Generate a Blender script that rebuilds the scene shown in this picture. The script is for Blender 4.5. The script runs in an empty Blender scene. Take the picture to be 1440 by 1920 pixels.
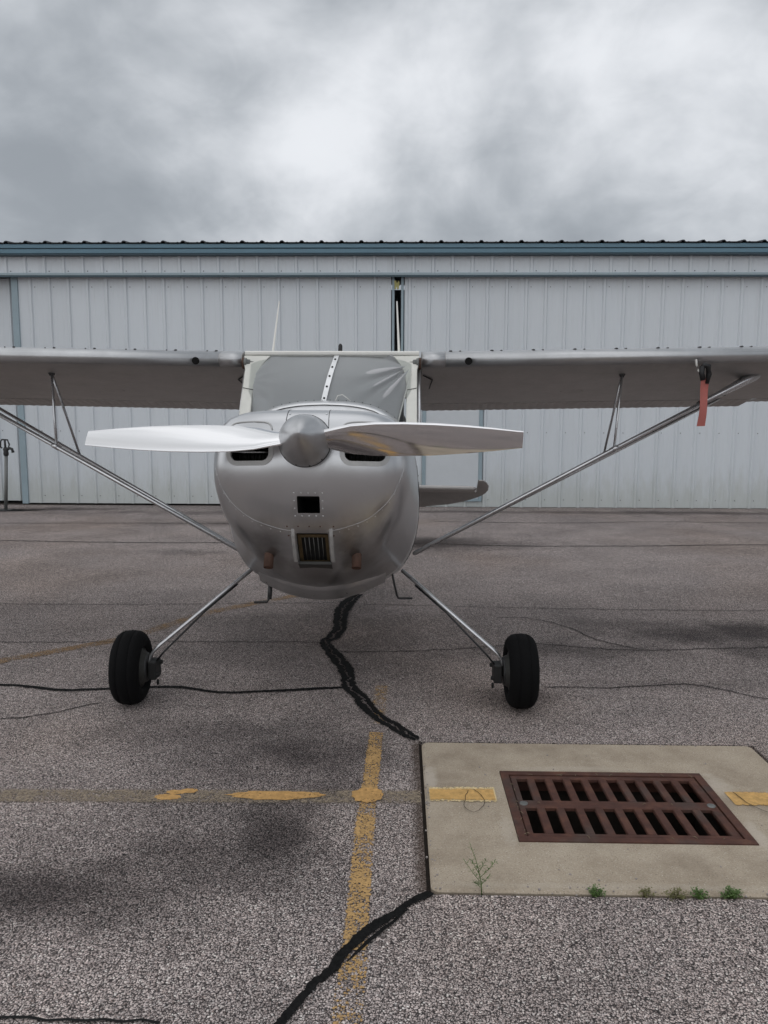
import bpy, bmesh, math, random
from mathutils import Vector, Matrix
from mathutils.bvhtree import BVHTree
from mathutils.geometry import tessellate_polygon
R = math.radians
rnd = random.Random(7)
sc = bpy.context.scene
COL = sc.collection
# ------------------------------------------------------------------ camera, sky, sun
cam_d = bpy.data.cameras.new('camera'); cam = bpy.data.objects.new('camera', cam_d); COL.objects.link(cam)
cam_d.sensor_fit = 'VERTICAL'; cam_d.sensor_height = 36.0; cam_d.lens = 36 * 1442 / 1920
cam_d.clip_start = 0.05; cam_d.clip_end = 3000
cam.matrix_world = (Matrix.Translation((0, 0, 1.48)) @ Matrix.Rotation(R(1.2), 4, 'Z')
                    @ Matrix.Rotation(R(90 - 6.9), 4, 'X') @ Matrix.Rotation(R(0.18), 4, 'Z'))
sc.camera = cam
sc.view_settings.view_transform = 'Standard'; sc.view_settings.look = 'None'
sc.view_settings.gamma = 1; sc.view_settings.exposure = 0.12; sc.view_settings.use_curve_mapping = False
sc.cycles.use_adaptive_sampling = True; sc.cycles.adaptive_threshold = 0.02; sc.cycles.max_bounces = 5; sc.cycles.diffuse_bounces = 3; sc.cycles.glossy_bounces = 3; sc.cycles.transmission_bounces = 4; sc.cycles.transparent_max_bounces = 8
SUN_EL, SUN_AZ = 52, 232          # elevation; azimuth the light comes from (0 = +Y, clockwise)

SEED1, SEED2 = (7.72, 13.19, 5.76), (-10.46, -8.19, 3.69)
def world():
    w = bpy.data.worlds.new('World'); sc.world = w; w.use_nodes = True
    nt = w.node_tree; nt.nodes.clear(); N = nt.nodes.new; L = nt.links.new
    out = N('ShaderNodeOutputWorld'); bg = N('ShaderNodeBackground'); bg.inputs['Strength'].default_value = 0.1
    L(bg.outputs[0], out.inputs[0])
    sky = N('ShaderNodeTexSky'); sky.sky_type = 'NISHITA'; sky.sun_disc = False
    sky.sun_elevation = R(SUN_EL); sky.sun_rotation = R(SUN_AZ)
    tc = N('ShaderNodeTexCoord'); sep = N('ShaderNodeSeparateXYZ'); L(tc.outputs['Generated'], sep.inputs[0])
    def m(op, a, b=None, clamp=False):
        n = N('ShaderNodeMath'); n.operation = op; n.use_clamp = clamp
        for i, v in enumerate((a, b)):
            if v is None: continue
            if isinstance(v, (int, float)): n.inputs[i].default_value = v
            else: L(v, n.inputs[i])
        return n.outputs[0]
    z = m('ADD', m('MAXIMUM', sep.outputs[2], 0.0), 0.55)      # a cloud deck: bearings divided by height
    cx = N('ShaderNodeCombineXYZ'); L(m('MULTIPLY', m('DIVIDE', sep.outputs[0], z), -1.0), cx.inputs[0]); L(m('DIVIDE', sep.outputs[1], z), cx.inputs[1])
    cx.inputs[2].default_value = 3.7
    def noise(scale, detail, rough, dist, off):
        mp = N('ShaderNodeMapping'); mp.inputs['Location'].default_value = off; L(cx.outputs[0], mp.inputs[0])
        n = N('ShaderNodeTexNoise'); n.inputs['Scale'].default_value = scale; n.inputs['Detail'].default_value = detail
        n.inputs['Roughness'].default_value = rough; n.inputs['Distortion'].default_value = dist
        L(mp.outputs[0], n.inputs['Vector']); return n.outputs[0]
    n1 = noise(2.6, 6, 0.50, 0.15, SEED1); n2 = noise(1.1, 2, 0.5, 0.0, SEED2)
    n3 = noise(8.5, 4, 0.6, 0.6, (2.2, 7.1, 5.0))
    f = m('ADD', m('ADD', m('MULTIPLY', n1, 0.60), m('MULTIPLY', n2, 0.32)), m('MULTIPLY', n3, 0.08))
    r = N('ShaderNodeValToRGB'); L(f, r.inputs[0]); e = r.color_ramp.elements
    r.color_ramp.interpolation = 'B_SPLINE'
    e[0].position = 0.395; e[0].color = (0.275, 0.30, 0.33, 1)
    e[1].position = 0.59; e[1].color = (0.83, 0.85, 0.885, 1)
    k = e.new(0.49); k.color = (0.43, 0.46, 0.495, 1)
    ml = N('ShaderNodeVectorMath'); ml.operation = 'SCALE'; L(r.outputs[0], ml.inputs[0]); ml.inputs['Scale'].default_value = 10.0
    mx = N('ShaderNodeMix'); mx.data_type = 'RGBA'; mx.inputs[0].default_value = 0.97
    L(sky.outputs[0], mx.inputs[6]); L(ml.outputs[0], mx.inputs[7]); L(mx.outputs[2], bg.inputs[0])
world(); sc.world.cycles.sampling_method = 'MANUAL'; sc.world.cycles.sample_map_resolution = 256
sun_d = bpy.data.lights.new('sun', 'SUN'); sun = bpy.data.objects.new('sun', sun_d); COL.objects.link(sun)
sun_d.energy = 0.95; sun_d.angle = R(140); sun_d.color = (1, 0.97, 0.93)
sv = Vector((math.sin(R(SUN_AZ)) * math.cos(R(SUN_EL)), math.cos(R(SUN_AZ)) * math.cos(R(SUN_EL)), math.sin(R(SUN_EL))))
sun.rotation_euler = sv.to_track_quat('Z', 'Y').to_euler(); sun.location = (0, -5, 20)

# ------------------------------------------------------------------ node helper
class NM:
    def __init__(s, name):
        s.mat = bpy.data.materials.new(name); s.mat.use_nodes = True; s.nt = s.mat.node_tree; s.nt.nodes.clear()
        s.out = s.nt.nodes.new('ShaderNodeOutputMaterial'); s.co = None
    def N(s, t, **kw):
        n = s.nt.nodes.new(t)
        for k, v in kw.items(): setattr(n, k, v)
        return n
    def put(s, sock, v):
        if v is None: return
        if isinstance(v, (int, float)): 
            sock.default_value = v if not hasattr(sock.default_value, '__len__') else (v,) * len(sock.default_value)
        elif isinstance(v, tuple): sock.default_value = v if len(sock.default_value) == len(v) else v + (1,)
        else: s.nt.links.new(v, sock)
    def pos(s):
        if s.co is None: s.co = s.N('ShaderNodeNewGeometry').outputs['Position']
        return s.co
    def mapv(s, scale=(1, 1, 1), loc=(0, 0, 0), rot=(0, 0, 0), v=None):
        n = s.N('ShaderNodeMapping'); s.put(n.inputs[0], v or s.pos()); n.inputs['Scale'].default_value = scale
        n.inputs['Location'].default_value = loc; n.inputs['Rotation'].default_value = rot; return n.outputs[0]
    def m(s, op, a, b=None, c=None, clamp=False):
        n = s.N('ShaderNodeMath', operation=op, use_clamp=clamp)
        for i, v in enumerate((a, b, c)): s.put(n.inputs[i], v)
        return n.outputs[0]
    def noise(s, scale, detail=4, rough=.5, v=None, dist=0, col=False):
        n = s.N('ShaderNodeTexNoise'); s.put(n.inputs['Vector'], v or s.pos()); n.inputs['Scale'].default_value = scale
        n.inputs['Detail'].default_value = detail; n.inputs['Roughness'].default_value = rough; n.inputs['Distortion'].default_value = dist
        return n.outputs[1 if col else 0]
    def vor(s, scale, v=None, feature='F1', rand=1.0):
        n = s.N('ShaderNodeTexVoronoi', feature=feature); s.put(n.inputs['Vector'], v or s.pos()); n.inputs['Scale'].default_value = scale
        n.inputs['Randomness'].default_value = rand; return n
    def ramp(s, f, stops, interp='LINEAR'):
        n = s.N('ShaderNodeValToRGB'); s.put(n.inputs[0], f); n.color_ramp.interpolation = interp; e = n.color_ramp.elements
        for i, (p, c) in enumerate(stops):
            if isinstance(c, (int, float)): c = (c, c, c)
            k = e[i] if i < 2 else e.new(p); k.position = p; k.color = (*c[:3], 1)
        return n.outputs[0]
    def step(s, f, a, b):
        n = s.N('ShaderNodeMapRange', interpolation_type='SMOOTHSTEP'); s.put(n.inputs[0], f)
        s.put(n.inputs[1], a); s.put(n.inputs[2], b); return n.outputs[0]
    def mix(s, f, a, b, blend='MIX'):
        n = s.N('ShaderNodeMix', data_type='RGBA', blend_type=blend); s.put(n.inputs[0], f); s.put(n.inputs[6], a); s.put(n.inputs[7], b)
        return n.outputs[2]
    def bump(s, h, strength=.3, dist=.01, nrm=None):
        n = s.N('ShaderNodeBump'); n.inputs['Strength'].default_value = strength; n.inputs['Distance'].default_value = dist
        s.put(n.inputs['Height'], h)
        if nrm: s.put(n.inputs['Normal'], nrm)
        return n.outputs[0]
    def pbr(s, col, rough=.6, metal=0., normal=None, **kw):
        n = s.N('ShaderNodeBsdfPrincipled'); s.put(n.inputs['Base Color'], col); s.put(n.inputs['Roughness'], rough); s.put(n.inputs['Metallic'], metal)
        s.put(n.inputs['Normal'], normal)
        for k, v in kw.items(): s.put(n.inputs[k], v)
        return n.outputs[0]
    def alpha(s, sh, a):
        t = s.N('ShaderNodeBsdfTransparent'); x = s.N('ShaderNodeMixShader'); s.put(x.inputs[0], a); s.put(x.inputs[1], t.outputs[0]); s.put(x.inputs[2], sh)
        return x.outputs[0]
    def done(s, sh): s.nt.links.new(sh, s.out.inputs[0]); return s.mat

M = {}
def plain(name, col, rough=.6, metal=0., var=.12, scale=14., bump=0.0, **kw):
    k = NM(name); n = k.noise(scale, 5, .6)
    c = k.mix(1.0, col, k.ramp(n, [(.25, 1 - var), (.75, 1 + var * .6)]), 'MULTIPLY')
    r = k.m('ADD', k.m('MULTIPLY', k.m('SUBTRACT', n, .5), .25), rough, clamp=True)
    M[name] = k.done(k.pbr(c, r, metal, k.bump(k.noise(scale * 12, 2), bump, .002) if bump else None, **kw))
    return M[name]

def asphalt():
    k = NM('asphalt'); p = k.pos()
    wob = k.N('ShaderNodeVectorMath', operation='ADD'); k.put(wob.inputs[0], p)
    sc_ = k.N('ShaderNodeVectorMath', operation='SCALE'); k.put(sc_.inputs[0], k.noise(70, 0, .5, col=True)); sc_.inputs['Scale'].default_value = .006
    k.put(wob.inputs[1], sc_.outputs[0]); pw = wob.outputs[0]
    v1 = k.vor(165, pw); v2 = k.vor(275, pw)
    sep = k.N('ShaderNodeSeparateColor'); k.put(sep.inputs[0], v1.outputs['Color'])
    sep2 = k.N('ShaderNodeSeparateColor'); k.put(sep2.inputs[0], v2.outputs['Color'])
    stone = k.ramp(sep.outputs[0], [(0, (.15, .127, .120)), (.2, (.39, .332, .318)), (.55, (.60, .518, .495)), (.88, (.75, .665, .635)), (1, (.90, .86, .81))])
    fine = k.ramp(sep2.outputs[1], [(0, (.08, .067, .064)), (.5, (.45, .386, .37)), (1, (.78, .69, .655))])
    stone = k.mix(k.m('MULTIPLY', k.step(sep2.outputs[2], .55, .9), .28), stone, (.36, .245, .195)); stone = k.mix(k.m('MULTIPLY', k.step(sep2.outputs[0], .75, .95), .5), stone, (.30, .315, .33))
    isbig = k.step(sep.outputs[1], .30, .42)
    body = k.mix(isbig, fine, stone)
    gap1 = k.step(v1.outputs['Distance'], .40, .66); gap2 = k.step(v2.outputs['Distance'], .43, .71)
    gap = k.mix(isbig, gap2, gap1)
    patchy = k.noise(1.3, 4, .6)
    col = k.mix(k.m('MULTIPLY', gap, .93), body, (.018, .017, .018))
    col = k.mix(1.0, col, k.ramp(patchy, [(.28, (.78, .775, .775)), (.72, (1.18, 1.155, 1.14))]), 'MULTIPLY')
    col = k.mix(1.0, col, k.ramp(k.noise(34, 3, .75), [(.3, .74), (.7, 1.24)]), 'MULTIPLY')
    col = k.mix(k.step(k.noise(.35, 2, .6), .45, .7), col, (.95, .90, .85), 'MULTIPLY')
    # oil and water stains, plus aircraft shade painted in, each with a ragged outline
    rag = k.noise(2.6, 4, .62); dirt_shade = None
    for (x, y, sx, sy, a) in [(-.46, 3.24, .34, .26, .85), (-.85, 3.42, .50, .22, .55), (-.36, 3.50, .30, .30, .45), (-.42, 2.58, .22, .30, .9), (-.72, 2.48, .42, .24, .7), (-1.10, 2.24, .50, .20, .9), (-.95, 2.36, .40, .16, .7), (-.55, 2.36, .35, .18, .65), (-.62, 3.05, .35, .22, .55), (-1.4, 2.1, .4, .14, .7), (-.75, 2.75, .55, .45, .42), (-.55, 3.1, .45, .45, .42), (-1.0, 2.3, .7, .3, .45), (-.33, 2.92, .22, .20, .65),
                              (2.35, 5.30, .85, .30, .85), (2.75, 4.85, .75, .28, .8), (1.9, 5.5, .6, .15, .5), (1.15, 4.85, .7, .14, .55), (.35, 9.1, 1.3, .42, .6), (.62, 4.0, .32, .12, .5), (1.6, 4.2, .6, .10, .4),  # the wide patch behind the aircraft is its shadow, painted in
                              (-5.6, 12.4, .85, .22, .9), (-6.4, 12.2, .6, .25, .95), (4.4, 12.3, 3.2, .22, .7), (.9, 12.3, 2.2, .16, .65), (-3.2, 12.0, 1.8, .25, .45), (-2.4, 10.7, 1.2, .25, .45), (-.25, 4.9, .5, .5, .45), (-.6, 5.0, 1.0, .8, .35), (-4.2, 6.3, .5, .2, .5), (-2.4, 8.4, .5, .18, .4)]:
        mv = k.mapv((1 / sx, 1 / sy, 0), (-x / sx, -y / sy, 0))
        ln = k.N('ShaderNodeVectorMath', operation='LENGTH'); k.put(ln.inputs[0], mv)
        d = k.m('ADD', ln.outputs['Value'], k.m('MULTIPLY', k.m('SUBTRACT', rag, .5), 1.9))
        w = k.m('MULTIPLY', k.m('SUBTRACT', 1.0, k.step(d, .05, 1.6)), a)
        dirt_shade = w if dirt_shade is None else k.m('MAXIMUM', dirt_shade, w)
    col = k.mix(dirt_shade, col, k.mix(1.0, col, (.20, .19, .195), 'MULTIPLY'))
    # brown soil along the slab joint
    sx_ = k.N('ShaderNodeSeparateXYZ'); k.put(sx_.inputs[0], p)
    dx = k.m('ABSOLUTE', k.m('SUBTRACT', sx_.outputs[0], .085)); dy = k.m('MULTIPLY', k.step(sx_.outputs[1], 2.2, 2.3), k.m('SUBTRACT', 1, k.step(sx_.outputs[1], 3.35, 3.45)))
    soil = k.m('MULTIPLY', k.m('MULTIPLY', k.m('SUBTRACT', 1, k.step(k.m('ADD', dx, k.m('MULTIPLY', k.noise(22, 3), .03)), .015, .065)), dy), .75)
    col = k.mix(soil, col, (.055, .034, .022))
    h = k.m('SUBTRACT', k.m('ADD', k.m('MULTIPLY', sep.outputs[2], .35), .6), gap)
    M['asphalt'] = k.done(k.pbr(col, .88, 0, k.bump(h, .55, .004), **{'Specular IOR Level': .25}))

def concrete():
    k = NM('concrete'); p = k.pos()
    n = k.noise(5, 7, .62); v = k.vor(260); sp = k.N('ShaderNodeSeparateColor'); k.put(sp.inputs[0], v.outputs['Color'])
    c = k.ramp(n, [(.25, (.32, .262, .198)), (.5, (.415, .347, .268)), (.75, (.48, .41, .325))])
    c = k.mix(k.m('MULTIPLY', k.step(sp.outputs[0], .86, .94), k.m('SUBTRACT', 1, k.step(v.outputs['Distance'], .25, .5))), c, (.58, .53, .46))
    c = k.mix(k.m('MULTIPLY', k.step(sp.outputs[1], .90, .97), k.m('SUBTRACT', 1, k.step(v.outputs['Distance'], .2, .45))), c, (.06, .05, .042))
    c = k.mix(k.m('MULTIPLY', k.step(k.noise(2.6, 5, .68), .46, .70), .60), c, (.255, .205, .155))
    c = k.mix(1.0, c, k.ramp(k.noise(160, 3, .7), [(.3, .82), (.7, 1.16)]), 'MULTIPLY')
    rg = k.noise(14, 4, .65); pale = None
    for x, y, sx, sy, a in [(.135, 3.02, .035, .12, .8), (1.30, 3.0, .06, .10, .7), (1.285, 2.62, .03, .12, .7), (.40, 2.62, .03, .14, .4), (.75, 3.13, .3, .03, .35), (.75, 2.30, .7, .02, .3)]:
        mv = k.mapv((1 / sx, 1 / sy, 0), (-x / sx, -y / sy, 0)); ln = k.N('ShaderNodeVectorMath', operation='LENGTH'); k.put(ln.inputs[0], mv)
        w = k.m('MULTIPLY', k.m('SUBTRACT', 1, k.step(k.m('ADD', ln.outputs['Value'], k.m('MULTIPLY', k.m('SUBTRACT', rg, .5), 1.8)), .3, 1.2)), a); pale = w if pale is None else k.m('MAXIMUM', pale, w)
    c = k.mix(k.m('MULTIPLY', pale, .7), c, (.56, .50, .43))
    M['concrete'] = k.done(k.pbr(c, .9, 0, k.bump(k.m('ADD', k.noise(220, 3, .7), k.m('MULTIPLY', n, .6)), .35, .003), **{'Specular IOR Level': .25}))

def paint(name, col, lo, hi, ghost=0.0):
    """worn road paint; lo/hi: how much survives. The tarmac shows where it has gone."""
    k = NM(name); p = k.pos()
    v = k.vor(118); sp = k.N('ShaderNodeSeparateColor'); k.put(sp.inputs[0], v.outputs['Color'])
    f = k.m('ADD', k.m('MULTIPLY', k.noise(7, 5, .65), .62), k.m('MULTIPLY', k.m('ADD', k.m('MULTIPLY', sp.outputs[0], .5), k.m('SUBTRACT', .6, v.outputs['Distance'])), .38))
    uv = k.N('ShaderNodeUVMap').outputs[0]; su = k.N('ShaderNodeSeparateXYZ'); k.put(su.inputs[0], uv)
    edge = k.m('MULTIPLY', k.step(k.m('ABSOLUTE', k.m('SUBTRACT', su.outputs[1], .5)), .34, .52), .30)
    a = k.m('MAXIMUM', k.step(k.m('SUBTRACT', f, edge), lo, hi), ghost)
    c = k.mix(1.0, col, k.ramp(k.noise(45, 4, .65), [(.3, .72), (.7, 1.15)]), 'MULTIPLY')
    M[name] = k.done(k.alpha(k.pbr(c, .75, 0, k.bump(k.m('SUBTRACT', 1, v.outputs['Distance']), .25, .003)), a))

def tar():
    k = NM('tar'); uv = k.N('ShaderNodeUVMap').outputs[0]; su = k.N('ShaderNodeSeparateXYZ'); k.put(su.inputs[0], uv)
    n = k.noise(60, 4, .7); wig = k.m('MULTIPLY', k.m('SUBTRACT', k.noise(9, 4, .7), .5), .9)
    line = k.m('ABSOLUTE', k.m('ADD', k.m('SUBTRACT', su.outputs[1], .52), wig))
    gapf = k.m('MULTIPLY', k.m('SUBTRACT', 1, k.step(k.m('ADD', line, k.m('MULTIPLY', k.m('SUBTRACT', n, .5), .16)), .03, .09)), k.step(su.outputs[0], .5, .6))
    e = k.m('SUBTRACT', .5, k.m('ABSOLUTE', k.m('SUBTRACT', su.outputs[1], .5)))
    rag = k.step(k.m('ADD', e, k.m('MULTIPLY', k.m('SUBTRACT', n, .5), .55)), .01, .07)
    a = k.m('MULTIPLY', rag, k.m('SUBTRACT', 1, k.m('MULTIPLY', gapf, .85)))
    c = k.ramp(n, [(.35, .005), (.7, .014)])
    M['tar'] = k.done(k.alpha(k.pbr(c, .85, 0, k.bump(k.noise(110, 2, .7), .5, .003), **{'Specular IOR Level': .12}), a))

def siding():
    k = NM('siding'); p = k.pos(); sx = k.N('ShaderNodeSeparateXYZ'); k.put(sx.inputs[0], p)
    oi = k.N('ShaderNodeObjectInfo').outputs['Random']
    c = k.mix(k.noise(.5, 4, .6), (.63, .68, .725), (.68, .715, .745))
    c = k.mix(1.0, c, k.ramp(oi, [(0, .955), (1, 1.03)]), 'MULTIPLY')
    streak = k.noise(3, 5, .6, k.mapv((5, 5, .35)))
    c = k.mix(k.m('MULTIPLY', k.step(streak, .5, .78), .14), c, (.40, .41, .40))
    # splash dirt and algae that gathered along the foot of the sheets
    low = k.m('SUBTRACT', 1, k.step(k.m('ADD', sx.outputs[2], k.m('MULTIPLY', k.m('SUBTRACT', k.noise(2.4, 6, .7, k.mapv((3, 3, .8))), .5), 1.1)), .05, .80))
    c = k.mix(k.m('MULTIPLY', low, .38), c, (.34, .35, .27))
    c = k.mix(k.m('MULTIPLY', k.m('MULTIPLY', k.step(k.noise(6, 5, .7, k.mapv((4, 4, .5))), .60, .75), low), .6), c, (.13, .13, .09))
    rib = k.noise(2, 3, .6)
    M['siding'] = k.done(k.pbr(c, .42, 0, k.bump(k.noise(1.6, 3, .5), .12, .02), **{'Specular IOR Level': .4}))

def silver(name, base, rough, metal, grime=.25, bump=.05):
    k = NM(name); p = k.pos(); n = k.noise(7, 6, .6); n2 = k.noise(38, 4, .65)
    c = k.mix(1.0, base, k.ramp(n, [(.25, .86), (.75, 1.08)]), 'MULTIPLY')
    c = k.mix(k.m('MULTIPLY', k.step(k.noise(3.1, 6, .66), .55, .75), grime), c, (.17, .15, .135))
    c = k.mix(k.m('MULTIPLY', k.step(k.noise(60, 2, .6), .76, .82), .4), c, (.09, .085, .08))
    r = k.m('ADD', k.m('MULTIPLY', k.m('SUBTRACT', n2, .5), .30), rough, clamp=True)
    M[name] = k.done(k.pbr(c, r, metal))

def cowl_paint():
    """silver dope with soot and oil blown back from the stacks and the air scoop, plus ground reflection painted into the lower nose"""
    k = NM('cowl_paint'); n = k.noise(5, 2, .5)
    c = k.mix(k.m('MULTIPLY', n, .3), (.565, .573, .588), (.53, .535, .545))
    rag = k.noise(9, 4, .65); grime_shade = None
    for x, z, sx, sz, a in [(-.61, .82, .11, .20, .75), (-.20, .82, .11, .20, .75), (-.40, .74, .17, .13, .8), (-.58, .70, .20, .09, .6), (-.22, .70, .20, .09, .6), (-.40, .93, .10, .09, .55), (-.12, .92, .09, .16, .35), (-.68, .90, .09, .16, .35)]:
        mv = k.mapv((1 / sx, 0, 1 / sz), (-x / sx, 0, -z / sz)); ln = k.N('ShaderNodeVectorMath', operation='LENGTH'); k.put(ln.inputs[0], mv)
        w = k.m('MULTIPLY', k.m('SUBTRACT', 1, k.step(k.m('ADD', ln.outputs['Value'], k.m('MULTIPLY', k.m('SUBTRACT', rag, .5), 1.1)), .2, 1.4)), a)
        grime_shade = w if grime_shade is None else k.m('MAXIMUM', grime_shade, w)
    c = k.mix(k.m('MULTIPLY', grime_shade, .95), c, (.14, .128, .12))  # lower nose darkened: part grime, part ground reflection painted into the colour
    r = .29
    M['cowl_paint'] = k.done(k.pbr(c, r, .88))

def sheer():
    k = NM('sheer_fabric'); w = k.vor(900)
    d = k.N('ShaderNodeBsdfDiffuse'); k.put(d.inputs[0], k.mix(k.noise(6, 4), (.78, .78, .80), (.86, .86, .875)))
    t = k.N('ShaderNodeBsdfTranslucent'); k.put(t.inputs[0], (.55, .55, .57))
    x = k.N('ShaderNodeMixShader'); k.put(x.inputs[0], .25); k.put(x.inputs[1], d.outputs[0]); k.put(x.inputs[2], t.outputs[0])
    fr = k.N('ShaderNodeLayerWeight'); fr.inputs[0].default_value = .25
    M['sheer_fabric'] = k.done(k.alpha(x.outputs[0], k.m('ADD', k.m('MULTIPLY', fr.outputs['Facing'], .25), .68, clamp=True)))
def plexi():
    k = NM('plexiglass'); g = k.N('ShaderNodeBsdfGlossy'); g.inputs['Roughness'].default_value = .06
    t = k.N('ShaderNodeBsdfTransparent'); t.inputs[0].default_value = (.90, .92, .92, 1)
    f = k.N('ShaderNodeFresnel'); f.inputs[0].default_value = 1.45
    x = k.N('ShaderNodeMixShader'); k.put(x.inputs[0], k.m('MULTIPLY', f.outputs[0], .8)); k.put(x.inputs[1], t.outputs[0]); k.put(x.inputs[2], g.outputs[0])
    M['plexiglass'] = k.done(x.outputs[0])
def rust():
    k = NM('rust_iron'); n = k.noise(16, 6, .65); 
    c = k.ramp(n, [(.25, (.052, .023, .017)), (.5, (.095, .040, .029)), (.72, (.15, .066, .042))])
    c = k.mix(k.m('MULTIPLY', k.step(k.noise(5, 4, .6), .5, .7), .6), c, (.075, .062, .055))
    M['rust_iron'] = k.done(k.pbr(c, .72, .25, k.bump(k.noise(140, 4, .7), .35, .002)))
def blade_metal():
    k = NM('polished_blade'); n = k.noise(26, 4, .6, k.mapv((.25, 3, 3)))
    M['polished_blade'] = k.done(k.pbr((.78, .78, .79), k.ramp(n, [(.3, .06), (.7, .13)]), 1.0, k.bump(k.noise(9, 2, .5, k.mapv((.4, 2, 2))), .03, .01)))

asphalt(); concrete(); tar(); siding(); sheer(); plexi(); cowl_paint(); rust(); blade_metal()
paint('yellow_paint', (.50, .31, .125), .31, .46)
paint('yellow_paint_worn', (.50, .31, .12), .44, .60)
paint('yellow_paint_ghost', (.30, .24, .175), .22, .62, .15)
paint('yellow_paint_old', (.33, .205, .10), .36, .56, .0)
paint('slab_paint', (.62, .375, .13), .12, .22)
paint('slab_paint_under', (.72, .57, .32), .16, .28)
silver('silver_paint', (.74, .745, .755), .33, .88, .22, .05)
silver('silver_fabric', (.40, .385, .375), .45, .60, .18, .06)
silver('spinner_paint', (.50, .505, .515), .34, .85, .15, .05)
silver('wing_skin', (.52, .525, .535), .38, .8, .2, .06)
silver('strut_metal', (.62, .625, .64), .30, .9, .12, .03)
silver('bare_alloy', (.70, .71, .72), .33, .9, .10, .04)
plain('teal_trim', (.115, .215, .28), .45, 0, .10, 3)
plain('teal_light', (.33, .415, .455), .45, 0, .10, 3)
plain('teal_mid', (.30, .385, .43), .45, 0, .10, 3)
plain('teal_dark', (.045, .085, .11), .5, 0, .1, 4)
plain('roof_metal', (.015, .017, .022), .6, 0, .1, 3)
plain('white_trim', (.76, .75, .71), .5, 0, .08, 6)
plain('cream_paint', (.69, .685, .635), .48, 0, .10, 9)
plain('rubber', (.0045, .0045, .005), .9, 0, .25, 30, .3, **{'Specular IOR Level': .15})
plain('black_void', (.003, .003, .003), .95, 0, .1)
plain('black_plastic', (.008, .008, .009), .5, 0, .2)
plain('dull_alloy', (.07, .07, .066), .55, .7, .3, 25)
plain('brake_black', (.014, .014, .014), .6, .2, .3, 25)
plain('litter', (.20, .15, .10), .8, 0, .4, 90)
plain('grit', (.33, .295, .275), .85, 0, .5, 120)
plain('frame_alloy', (.46, .46, .455), .42, .35, .15, 20)
plain('dark_steel', (.055, .055, .056), .5, .6, .3, 25)
plain('rusty_pipe', (.105, .058, .042), .75, .3, .4, 30)
plain('brass_frame', (.12, .085, .042), .6, .4, .4, 40)
plain('galvanized', (.20, .205, .20), .55, .5, .25, 30)
plain('ribbon_red', (.43, .13, .11), .7, 0, .14, 25)
plain('leaf_green', (.085, .15, .035), .6, 0, .3, 60)
plain('leaf_pale', (.15, .145, .055), .6, 0, .3, 60)
plain('soil', (.028, .02, .015), .95, 0, .4, 40, .5)
plain('door_paint', (.60, .635, .665), .45, 0, .05, 4)
plain('interior_grey', (.10, .10, .105), .8, 0, .15, 6)
plain('yellow_tag', (.45, .42, .16), .6, 0, .2, 30)
plain('dull_brown', (.11, .06, .045), .7, .3, .4, 60)

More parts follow.
